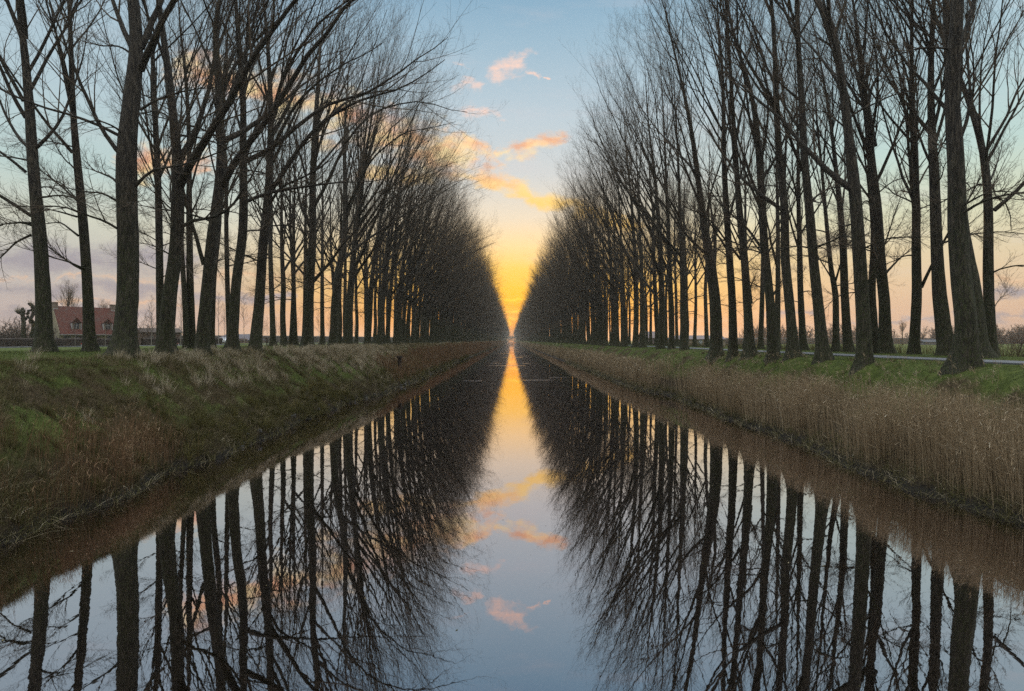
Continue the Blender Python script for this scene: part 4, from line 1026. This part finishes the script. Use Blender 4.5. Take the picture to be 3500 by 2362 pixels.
# a row of far pollards on the right horizon
pm = [shrub(810 + i_, 9, 8.8, 6.5, tw=(10, 6), r0=.20, wob=.14, up=.05, tin=.085) for i_ in range(3)]
prng = random.Random(3); px = 2560
while px < 3520:
    Yd = 330 + prng.uniform(-14, 14); s = prng.uniform(.95, 1.3)
    if not 3050 < px < 3120:
        e = empty('field_tree', at(px, Yd), prng.uniform(0, 6), 'small bare tree in the hazy row along the far field on the right', 'tree', 'far tree row on the right', (s, s, s * .95)); sm_, tm_ = pm[prng.randrange(3)]
        obj('trunk', sm_, M_TWIGFAR, e); obj('crown', tm_, M_TWIGFAR, e)
    px += prng.uniform(13, 27) * (1 if int(px / 130) % 3 else 2)

def hedge_mesh(pts, w, h, seed, tw=.02, n=None):
    """a clipped twig hedge: a dense tangle of short twigs round a solid core"""
    rng = np.random.default_rng(seed); pts = np.array(pts, float)
    s = np.concatenate([[0], np.cumsum(np.linalg.norm(np.diff(pts, axis=0), axis=1))]); K = max(4, int(s[-1] / 1.0)); u = np.linspace(0, s[-1], K)
    c = np.stack([np.interp(u, s, pts[:, 0]), np.interp(u, s, pts[:, 1])], -1); d = nrm(np.gradient(c, axis=0)); nrm_ = np.stack([-d[:, 1], d[:, 0]], -1)
    z = ground_z(c[:, 0], c[:, 1]); V = []; prof = [(-.5, -.3), (-.48, .9), (-.30, 1.0), (.30, 1.0), (.48, .9), (.5, -.3)]
    for (a, b) in prof: V.append(np.c_[c + nrm_ * (a * w * .86), z + b * h * .95 + (rng.normal(0, .03, K) if b > 0 else 0)])
    V = np.stack(V, 1); M = len(prof); i_ = np.arange(K - 1)[:, None] * M + np.arange(M - 1)[None]; q = np.stack([i_, i_ + 1, i_ + 1 + M, i_ + M], -1).reshape(-1, 4)
    V = V.reshape(-1, 3)
    n = n or int(s[-1] * 160); uu = rng.uniform(0, s[-1], n); cc = np.stack([np.interp(uu, s, pts[:, 0]), np.interp(uu, s, pts[:, 1])], -1); dd = nrm(np.stack([np.interp(uu, u, d[:, 0]), np.interp(uu, u, d[:, 1])], -1)); nn_ = np.stack([-dd[:, 1], dd[:, 0]], -1)
    side = rng.uniform(-.5, .5, n); P0 = np.c_[cc + nn_ * (side * w)[:, None], ground_z(cc[:, 0], cc[:, 1]) + rng.uniform(.05, .97, n) * h]; D = np.c_[nn_ * np.sign(side)[:, None] * .8 + rng.normal(0, .5, (n, 2)), rng.uniform(-.1, 1.2, n)]
    G = grow(P0, D, rng.uniform(.15, .4, n), 2, rng, .3, UP, .1); v, qq = tubes(G, taper(np.full(n, tw), 2, .5), 3, len(V))
    return make_mesh('hedge', np.concatenate([V, v]), np.concatenate([q, qq]), smooth=False)
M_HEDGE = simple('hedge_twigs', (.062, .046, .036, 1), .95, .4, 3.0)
tag(obj('clipped_hedge', hedge_mesh([(-118, 88), (-88, 94), (-83.5, 106), (-79.5, 117)], 1.3, 1.6, 61), M_HEDGE), 'long dark clipped hedge in front of the farmhouse', 'hedge')
tag(obj('clipped_hedge', hedge_mesh([(-79.2, 122), (-74, 130), (-70.5, 138)], 1.3, 1.75, 62), M_HEDGE), 'shorter dark hedge before the low outbuilding', 'hedge')
# weeds behind the right back row and the hazy scrub line
def weeds():
    rng = np.random.default_rng(5); n = 9000
    y = rng.uniform(26, 110, n); x = 30.2 + rng.uniform(0, 2.4, n); k_ = rng.uniform(0, 1, n) < np.clip(fnoise(x * .4, y * .4, 83) * 2 - .4, .1, 1); x, y = x[k_], y[k_]; n = len(x)
    h = rng.uniform(.5, 1.25, n)
    tag(blades('scrub_weeds', np.stack([x, y, ground_z(x, y) - .05], -1), h, rng.uniform(.012, .02, n) * np.clip(y / 34, 1, 4), rng.normal(0, .25, (n, 2)), rng.uniform(0, .55, n), M_DEAD, seg=2), 'reddish brown weeds and bramble canes beyond the path on the right', 'weeds', kind='stuff')
weeds()
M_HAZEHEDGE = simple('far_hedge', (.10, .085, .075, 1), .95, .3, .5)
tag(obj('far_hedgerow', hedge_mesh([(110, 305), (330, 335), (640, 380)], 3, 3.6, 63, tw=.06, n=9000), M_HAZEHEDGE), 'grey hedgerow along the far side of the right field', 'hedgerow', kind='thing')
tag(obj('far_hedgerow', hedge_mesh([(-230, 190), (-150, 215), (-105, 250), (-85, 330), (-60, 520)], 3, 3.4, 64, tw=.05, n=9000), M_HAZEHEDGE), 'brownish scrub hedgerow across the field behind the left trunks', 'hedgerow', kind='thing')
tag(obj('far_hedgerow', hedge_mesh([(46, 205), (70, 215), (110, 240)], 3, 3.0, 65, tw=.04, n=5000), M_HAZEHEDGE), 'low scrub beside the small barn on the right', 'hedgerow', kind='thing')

# knotty pollard left of the house
def pollard():
    e = empty('pollard_tree', at(98, 112), 0, 'knotty pollard with crooked stub limbs and tufts of shoots, left of the farmhouse', 'tree')
    s = 112 / F
    def L_(px, py, y=0): return np.array([(px - 98) * s, y, CAMZ + (CY - py) * s - e.location.z])
    rng = np.random.default_rng(8)
    br = [([L_(90, 1190), L_(90, 1120), L_(89, 1090), L_(88, 1052)], .42, .30), ([L_(90, 1092), L_(75, 1075), L_(57, 1062)], .28, .2), ([L_(105, 1190), L_(106, 1110), L_(112, 1092), L_(118, 1060), L_(115, 1040)], .36, .28),
          ([L_(90, 1075), L_(101, 1062), L_(106, 1045), L_(97, 1037)], .26, .24), ([L_(105, 1105), L_(97, 1088), L_(94, 1082)], .24, .2), ([L_(106, 1145), L_(114, 1122), L_(124, 1120)], .3, .24), ([L_(85, 1062), L_(76, 1063), L_(68, 1066)], .13, .1)]
    V = []; Q = []; nb = 0; tips = []
    for k_, (pl, a, b) in enumerate(br):
        pl = np.array(pl); pl[1:, 1] += rng.normal(0, .5, len(pl) - 1); sg = np.linspace(0, len(pl) - 1, 9); p = np.stack([np.interp(sg, np.arange(len(pl)), pl[:, c]) for c in range(3)], -1)
        p[1:-1] += rng.normal(0, .07, (7, 3)); r = np.linspace(a, b, 9); r[-2] *= 1.5; r[-1] *= .6
        v, q = tubes(p[None], r[None], 9, nb); V.append(v); Q.append(q); nb += len(v); tips.append(p[-2])
    obj('trunk', make_mesh('pollard_trunk', np.concatenate(V), np.concatenate(Q)), M_BARK, e)
    P0 = np.repeat(np.array(tips), 26, axis=0) + rng.normal(0, .15, (26 * len(tips), 3)); D = rng.normal(0, 1, P0.shape); D[:, 2] = np.abs(D[:, 2]) + .2
    G = grow(P0, D, rng.uniform(.3, 1.3, len(P0)), 4, rng, .1, UP, .05); v, q = tubes(G, taper(np.full(len(P0), .022), 4, .4), 3)
    obj('shoots', make_mesh('pollard_shoots', v, q), simple('pollard_shoots', (.20, .17, .07, 1), .8), e)
pollard()

# ------------------------------------------------------------------ farmhouse
def tile_mat(name, c1, c2, sc=1.0):
    m, t, b, N = new_mat(name); c = coords(t)
    sp = t.nodes.new('ShaderNodeSeparateXYZ'); t.links.new(c, sp.inputs[0])
    br = t.nodes.new('ShaderNodeTexBrick'); br.inputs['Scale'].default_value = 3.2 * sc; br.inputs['Mortar Size'].default_value = .03; br.inputs['Bias'].default_value = -.1
    t.links.new(N.comb(sp.outputs[0], N.m('MULTIPLY', sp.outputs[2], .8)), br.inputs[0]); br.inputs['Color1'].default_value = c1; br.inputs['Color2'].default_value = c2; br.inputs['Mortar'].default_value = (.05, .02, .015, 1)
    n = N.noise(c, 1.1, 5, .65); t.links.new(N.mix(N.m('MULTIPLY', N.smooth(n, .45, .7), .65), br.outputs[0], (.075, .05, .04, 1)), b.inputs['Base Color']); b.inputs['Roughness'].default_value = .85
    return m
M_TILE = tile_mat('red_roof_tiles', (.13, .024, .008, 1), (.075, .015, .007, 1)); M_CREAM = simple('cream_plaster', (.34, .30, .20, 1), .9, .18, 1.2)
M_BRICK = simple('chimney_brick', (.26, .20, .16, 1), .9, .3, 5.0); M_WHITE = simple('white_trim', (.42, .42, .42, 1), .6, .1, 2.0)
M_DARKWIN = simple('window_glass', (.03, .035, .045, 1), .15, .2, 1.0); M_GREYROOF = tile_mat('grey_roof_sheets', (.17, .17, .20, 1), (.13, .13, .15, 1), .5)
M_BROWNWALL = simple('brown_brick_wall', (.15, .10, .075, 1), .9, .3, 2.0)
def window(par, x0, x1, z0, z1, y, dark=M_DARKWIN, bars=1):
    w = obj('window', Geo().box(x0, x1, y - .03, y + .12, z0, z1).mesh('window'), dark, par)
    g_ = Geo(); t = .07
    g_.box(x0 - t, x1 + t, y - .07, y + .02, z1, z1 + t); g_.box(x0 - t, x1 + t, y - .10, y + .02, z0 - t, z0); g_.box(x0 - t, x0, y - .07, y + .02, z0, z1); g_.box(x1, x1 + t, y - .07, y + .02, z0, z1)
    for k_ in range(bars):
        xc = x0 + (x1 - x0) * (k_ + 1) / (bars + 1); g_.box(xc - .03, xc + .03, y - .06, y - .031, z0, z1)
    g_.box(x0, x1, y - .058, y - .032, z0 + (z1 - z0) * .62, z0 + (z1 - z0) * .62 + .05)
    obj('frame', g_.mesh('frame'), M_WHITE, w); return w
def farmhouse():
    L_, D_, ev, rg = 12.4, 8.8, 2.95, 8.75
    gz = 3.75
    e = empty('farmhouse', (-99.4, 125, gz), R(54), 'cream farmhouse with steep red tiled roof, two chimneys and dormers behind the hedge', 'house')
    obj('wall', Geo().prism([(0, -.6), (0, ev), (D_ / 2, rg - .1), (D_, ev), (D_, -.6)], 0, L_, 'x').mesh('wall'), M_CREAM, e)
    sl_ = (rg - ev) / (D_ / 2)
    obj('roof', Geo().prism([(-.45, ev - .45 * sl_ + .12), (-.45, ev - .45 * sl_ + .26), (D_ / 2, rg + .22), (D_ + .45, ev - .45 * sl_ + .26), (D_ + .45, ev - .45 * sl_ + .12), (D_ / 2, rg + .02)], .12, L_ - .12, 'x').mesh('roof'), M_TILE, e)
    obj('gutter', Geo().box(-.1, L_ + .1, -.62, -.46, ev - .52, ev - .40).mesh('gutter'), M_WHITE, e)
    for xc in (.45, L_ - .75):
        c = obj('chimney', Geo().box(xc - .45, xc + .45, D_ / 2 - .5, D_ / 2 + .5, rg - .9, rg + .95).box(xc - .53, xc + .53, D_ / 2 - .58, D_ / 2 + .58, rg + .952, rg + 1.08).mesh('chimney'), M_BRICK, e)
        obj('flashing', Geo().box(xc - .5, xc + .5, D_ / 2 - .56, D_ / 2 - .503, rg - .75, rg - .35).mesh('flashing'), M_WHITE, c)
    for xc in (3.3, 5.7, 9.35):
        y0 = .42; z0 = ev + y0 * sl_ - .05; zt = z0 + 1.75
        d = obj('dormer', Geo().prism([(xc - .8, z0), (xc + .8, z0), (xc + .8, zt), (xc, zt + .95), (xc - .8, zt)], y0, 2.9, 'y').mesh('dormer'), M_BRICK, e)
        obj('dormer_roof', Geo().prism([(xc - .95, zt - .08), (xc - .95, zt + .05), (xc, zt + 1.17), (xc + .95, zt + .05), (xc + .95, zt - .08), (xc, zt + 1.02)], y0 - .12, 3.1, 'y').mesh('dormer_roof'), M_TILE, d)
        obj('trim', Geo().box(xc - .88, xc + .88, y0 - .09, y0 - .01, z0 - .02, z0 + .12).box(xc - .92, xc - .80, y0 - .09, y0 + .7, z0 + .12, zt).box(xc + .80, xc + .92, y0 - .09, y0 + .7, z0 + .12, zt).mesh('trim'), M_WHITE, d)
        obj('pane', Geo().box(xc - .45, xc + .45, y0 - .05, y0 + .05, z0 + .42, zt + .02).mesh('pane'), M_DARKWIN, d)
        obj('glazing_bars', Geo().box(xc - .04, xc + .04, y0 - .075, y0 - .052, z0 + .42, zt + .02).box(xc - .45, xc - .04, y0 - .07, y0 - .053, z0 + 1.2, z0 + 1.26).box(xc + .04, xc + .45, y0 - .07, y0 - .053, z0 + 1.2, z0 + 1.26).mesh('bars'), M_WHITE, d)
    for (a, b) in ((.9, 2.1), (2.9, 4.1), (5.0, 6.1), (9.1, 10.3)): window(e, a, b, 1.1, 2.15, 0)
    pr = [(-.5, 0)] + [(.5, 0)] + [(math.cos(t) * .5, 1.75 + math.sin(t) * .5) for t in np.linspace(0, math.pi, 9)]
    obj('door', Geo().prism([(7.3 + a, b) for a, b in pr], -.05, .08, 'y').mesh('door'), M_BROWNWALL, e)
    ge = obj('window', Geo().box(-.05, .1, 1.3, 2.3, 1.2, 2.1).mesh('gable_window'), M_DARKWIN, e)
    obj('frame', Geo().box(-.09, -.051, 1.22, 2.38, 2.1, 2.18).box(-.12, -.051, 1.22, 2.38, 1.1, 1.2).mesh('gable_frame'), M_WHITE, ge)
farmhouse()
def outbuilding():
    e = empty('outbuilding', (-89.5, 137.5, 3.7), R(50), 'low brown outbuilding between the farmhouse and the garden shrub', 'building')
    obj('wall', Geo().box(0, 9, 0, 5, -.5, 3.2).mesh('wall'), M_BROWNWALL, e)
    obj('roof', Geo().prism([(-.3, 3.2), (-.3, 3.3), (2.5, 4.35), (5.3, 3.3), (5.3, 3.2)], -.2, 9.2, 'x').mesh('roof'), simple('dark_roof', (.10, .075, .06, 1), .9), e)
    window(e, 1.5, 2.6, 1.2, 2.2, 0); obj('door', Geo().box(4, 5, -.05, .05, 0, 2.1).mesh('door'), M_DARKWIN, e)
outbuilding()
def shed():
    p = at(735, 225); e = empty('shed', (p[0], 225, p[2]), R(0), 'wide grey-roofed shed behind the white van', 'shed')
    obj('wall', Geo().prism([(0, -.6), (13.6, -.6), (13.6, 1.3), (12.0, 1.9), (1.5, 1.9), (0, 1.3)], 0, 14, 'y').mesh('wall'), M_BROWNWALL, e)
    obj('roof', Geo().quad((-.3, -.3, 1.25), (13.9, -.3, 1.25), (11.9, 6.5, 3.75), (1.2, 6.5, 3.75)).quad((13.9, -.3, 1.25), (13.9, 14.3, 1.25), (11.9, 7.2, 3.75), (11.9, 6.5, 3.75)).quad((-.3, 14.3, 1.25), (-.3, -.3, 1.25), (1.2, 6.5, 3.75), (1.2, 7.2, 3.75))
        .quad((13.9, 14.3, 1.25), (-.3, 14.3, 1.25), (1.2, 7.2, 3.75), (11.9, 7.2, 3.75)).quad((1.2, 6.5, 3.75), (11.9, 6.5, 3.75), (11.9, 7.2, 3.75), (1.2, 7.2, 3.75)).mesh('roof'), M_GREYROOF, e)
shed()
def barn(px, Yd, L_, D_, ev, rg, rot, lab, doors, wallm, roofm, name='barn'):
    p = at(px, Yd); e = empty(name, p, rot, lab, 'barn')
    obj('wall', Geo().prism([(0, -.6), (0, ev), (D_ / 2, rg - .08), (D_, ev), (D_, -.6)], 0, L_, 'x').mesh('wall'), wallm, e)
    obj('roof', Geo().prism([(-.35, ev - .1), (-.35, ev + .04), (D_ / 2, rg + .14), (D_ + .35, ev + .04), (D_ + .35, ev - .1), (D_ / 2, rg)], -.2, L_ + .2, 'x').mesh('roof'), roofm, e)
    for (a, b, h) in doors:
        d = obj('door', Geo().box(a, b, -.06, .06, .0, h).mesh('door'), simple('pale_blue_door', (.50, .58, .64, 1), .6, .1), e)
        obj('frame', Geo().box(a - .08, a, -.09, .03, 0, h).box(b, b + .08, -.09, .03, 0, h).box(a - .08, b + .08, -.09, .03, h, h + .08).mesh('frame'), M_WHITE, d)
    return e
M_BARNW = simple('beige_barn_wall', (.36, .31, .25, 1), .9, .15, 1.0); M_BARNR = simple('grey_brown_roof', (.22, .18, .18, 1), .85, .2, .6)
bn = barn(2310, 150, 13.0, 6, 2.15, 3.05, 0, 'long low beige barn with pale door behind the right trunks', ((6.0, 6.9, 1.95), (11.4, 12.3, 1.8)), M_BARNW, M_BARNR)
g_ = Geo()
for zz in (.35, .65, .95): g_.box(3.2, 5.2, -1.6, -1.56, zz, zz + .05)
for xx in (3.2, 3.9, 4.6, 5.2): g_.box(xx, xx + .06, -1.66, -1.6, -.3, 1.05)
gt = empty('field_gate', (at(2310, 150)[0], 150, at(2310, 150)[2]), 0, 'low rail gate standing before the long beige barn', 'gate'); obj('rails', g_.mesh('rails'), M_BRICK, gt)
barn(2196, 185, 4.6, 6, 2.6, 4.7, 0, 'taller small barn with pale blue door, left of the long low barn', ((2.1, 3.0, 2.1),), simple('purple_grey_wall', (.22, .19, .21, 1), .9), M_BARNR)
barn(3158, 258, 9, 6, 1.3, 2.3, .1, 'distant low shed with pale roof in the right field', (), simple('far_shed_wall', (.16, .18, .22, 1), .9), simple('far_shed_roof', (.06, .07, .085, 1), .7), 'far_shed')

# white van
def van():
    p = at(757, 186); e = empty('white_van', (p[0], 186, p[2] + .10), R(-38), 'small white van parked by the shed, seen from behind', 'van')
    M_W = simple('van_paint', (.72, .74, .78, 1), .3, .05, 1.0)
    body = [(0, .35), (-.03, 1.0), (.12, 1.82), (.25, 1.90), (2.6, 1.90), (3.3, 1.28), (4.1, 1.10), (4.25, .85), (4.25, .35)]
    w = .86; me = Geo().prism([(a, b) for a, b in body], -w, w, 'y').mesh('body'); bo = obj('body', me, M_W, e)
    md = bo.modifiers.new('bevel', 'BEVEL'); md.width = .06; md.segments = 2
    obj('window', Geo().box(2.45, 3.0, -w - .012, w + .012, 1.28, 1.66).mesh('side_glass'), M_DARKWIN, e)
    for s in (-1, 1):
        obj('tail_light', Geo().box(-.06, .05, s * .80 - .07, s * .80 + .07, .95, 1.35).mesh('tail_light'), simple('tail_light_red', (.55, .03, .02, 1), .3), e)
        obj('rear_window', Geo().box(-.005, .05, s * .38 - .26, s * .38 + .26, 1.2, 1.6).mesh('rear_window'), M_WHITE, e)
    obj('bumper', Geo().box(-.12, .1, -.84, .84, .32, .52).mesh('bumper'), M_DARKWIN, e)
    obj('number_plate', Geo().box(-.135, -.121, -.26, .26, .38, .48).mesh('plate'), M_WHITE, e)
    for x in (.8, 3.4):
        for s in (-1, 1):
            a = np.linspace(0, 2 * np.pi, 15)[:-1]; obj('wheel', Geo().prism([(x + math.cos(t) * .32, .32 + math.sin(t) * .32) for t in a], s * .86 - .1, s * .86 + .03, 'y').mesh('wheel'), simple('tyre', (.02, .02, .02, 1), .9), e)
van()

# posts
def post(name, px, Yd, h, r, mat, lab, cat, tilt=0.0, cap=None, x=None, sink=.3):
    p = at(px, Yd); e = empty(name, p, 0, lab, cat); e.rotation_euler = (0, tilt, 0)
    rng = np.random.default_rng(int(px)); z = np.linspace(-sink, h, 7); P_ = np.stack([rng.normal(0, r * .05, 7), rng.normal(0, r * .05, 7), z], -1)
    v, q = tubes(P_[None], np.full((1, 7), r), 10); vt, qt = tubes(np.array([[[0, 0, h], [0, 0, h + .004]]]), np.array([[r, .001]]), 10, len(v))
    obj('shaft', make_mesh('shaft', np.concatenate([v, vt]), np.concatenate([q, qt]), smooth=False), mat, e)
    if cap: v, q = tubes(np.array([[[0, 0, h - cap[1]], [0, 0, h - cap[1] + .001], [0, 0, h + .02], [0, 0, h + .021]]]), np.array([[.001, cap[0], cap[0] * .95, .001]]), 10); obj('band', make_mesh('band', v, q, smooth=False), cap[2], e)
    return e
M_POST = simple('weathered_wood', (.10, .075, .055, 1), .9, .4, 6.0, bmp=.01); M_DARKM = simple('rotten_wood', (.045, .032, .024, 1), .95, .4, 8.0)
M_RED = simple('red_reflector', (.5, .05, .04, 1), .4)
post('marker_post', 278, 84, .62, .055, M_WHITE, 'upright white marker post on the verge before the hedge', 'post', 0, (.058, .16, M_RED))
post('marker_post', 613, 98, .55, .055, M_WHITE, 'tilted white marker post on the verge right of the hedge', 'post', -.45, (.058, .14, M_RED))
post('wooden_post', 912, 64, .95, .06, M_POST, 'short brown fence post on the grass between the left trunks', 'post')
e = post('mooring_post', 1366, 67.5, 1.75, .22, M_DARKM, 'rotten dark mooring post with a wider head at the left waterside', 'post', 0, (.33, .22, M_DARKM), sink=1.0)
post('wooden_stake', 1346, 66, .9, .05, M_DARKM, 'thin dark stake beside the mooring post', 'stake', .05)
post('wooden_stake', 1255, 52, .75, .03, M_DARKM, 'thin iron-grey stake on the left grass slope', 'stake', .04)
# stones and slabs at the left waterline
def stones():
    rng = np.random.default_rng(4); M_ST = simple('wet_stone', (.085, .08, .075, 1), .55, .4, 5.0, bmp=.01)
    for j in range(26):
        y = rng.uniform(26, 64); x = float(wl(np.array(y))) - rng.uniform(-.1, .3); a = rng.uniform(.07, .22)
        n = 9; an = np.sort(rng.uniform(0, 6.28, n)); prof = [(math.cos(t) * a * rng.uniform(.7, 1.2), math.sin(t) * a * rng.uniform(.5, .9)) for t in an]
        V = [(px_, py_, z * .10 + rng.normal(0, .012)) for z in (-1, .6) for (px_, py_) in prof] + [(0, 0, .09)]
        q = [(i_, (i_ + 1) % n, n + (i_ + 1) % n, n + i_) for i_ in range(n)]; t = [(n + i_, n + (i_ + 1) % n, 2 * n) for i_ in range(n)]
        o = obj('bank_stone', make_mesh('bank_stone', np.array(V), q, t, smooth=False), M_ST, None, (x, y, max(0, float(ground_z(x, y))) + .04)); o.rotation_euler = (rng.normal(0, .25), rng.normal(0, .25), 0)
        tag(o, 'flat wet stone at the muddy edge of the left waterline', 'stone', 'stones at the left waterline')
stones()

# ------------------------------------------------------------------ haze
g_ = Geo().box(-3260, 3260, -60, 3460, -4, 44)
m = bpy.data.materials.new('valley_haze'); m.use_nodes = True; t = m.node_tree
for n in list(t.nodes): t.nodes.remove(n)
vol = t.nodes.new('ShaderNodeVolumePrincipled'); vol.inputs['Color'].default_value = (.95, .87, .76, 1); vol.inputs['Density'].default_value = .00038; vol.inputs['Anisotropy'].default_value = .55
mo = t.nodes.new('ShaderNodeOutputMaterial'); t.links.new(vol.outputs[0], mo.inputs['Volume'])
HAZE = True
if HAZE: tag(obj('haze', g_.mesh('haze'), m), kind='stuff')
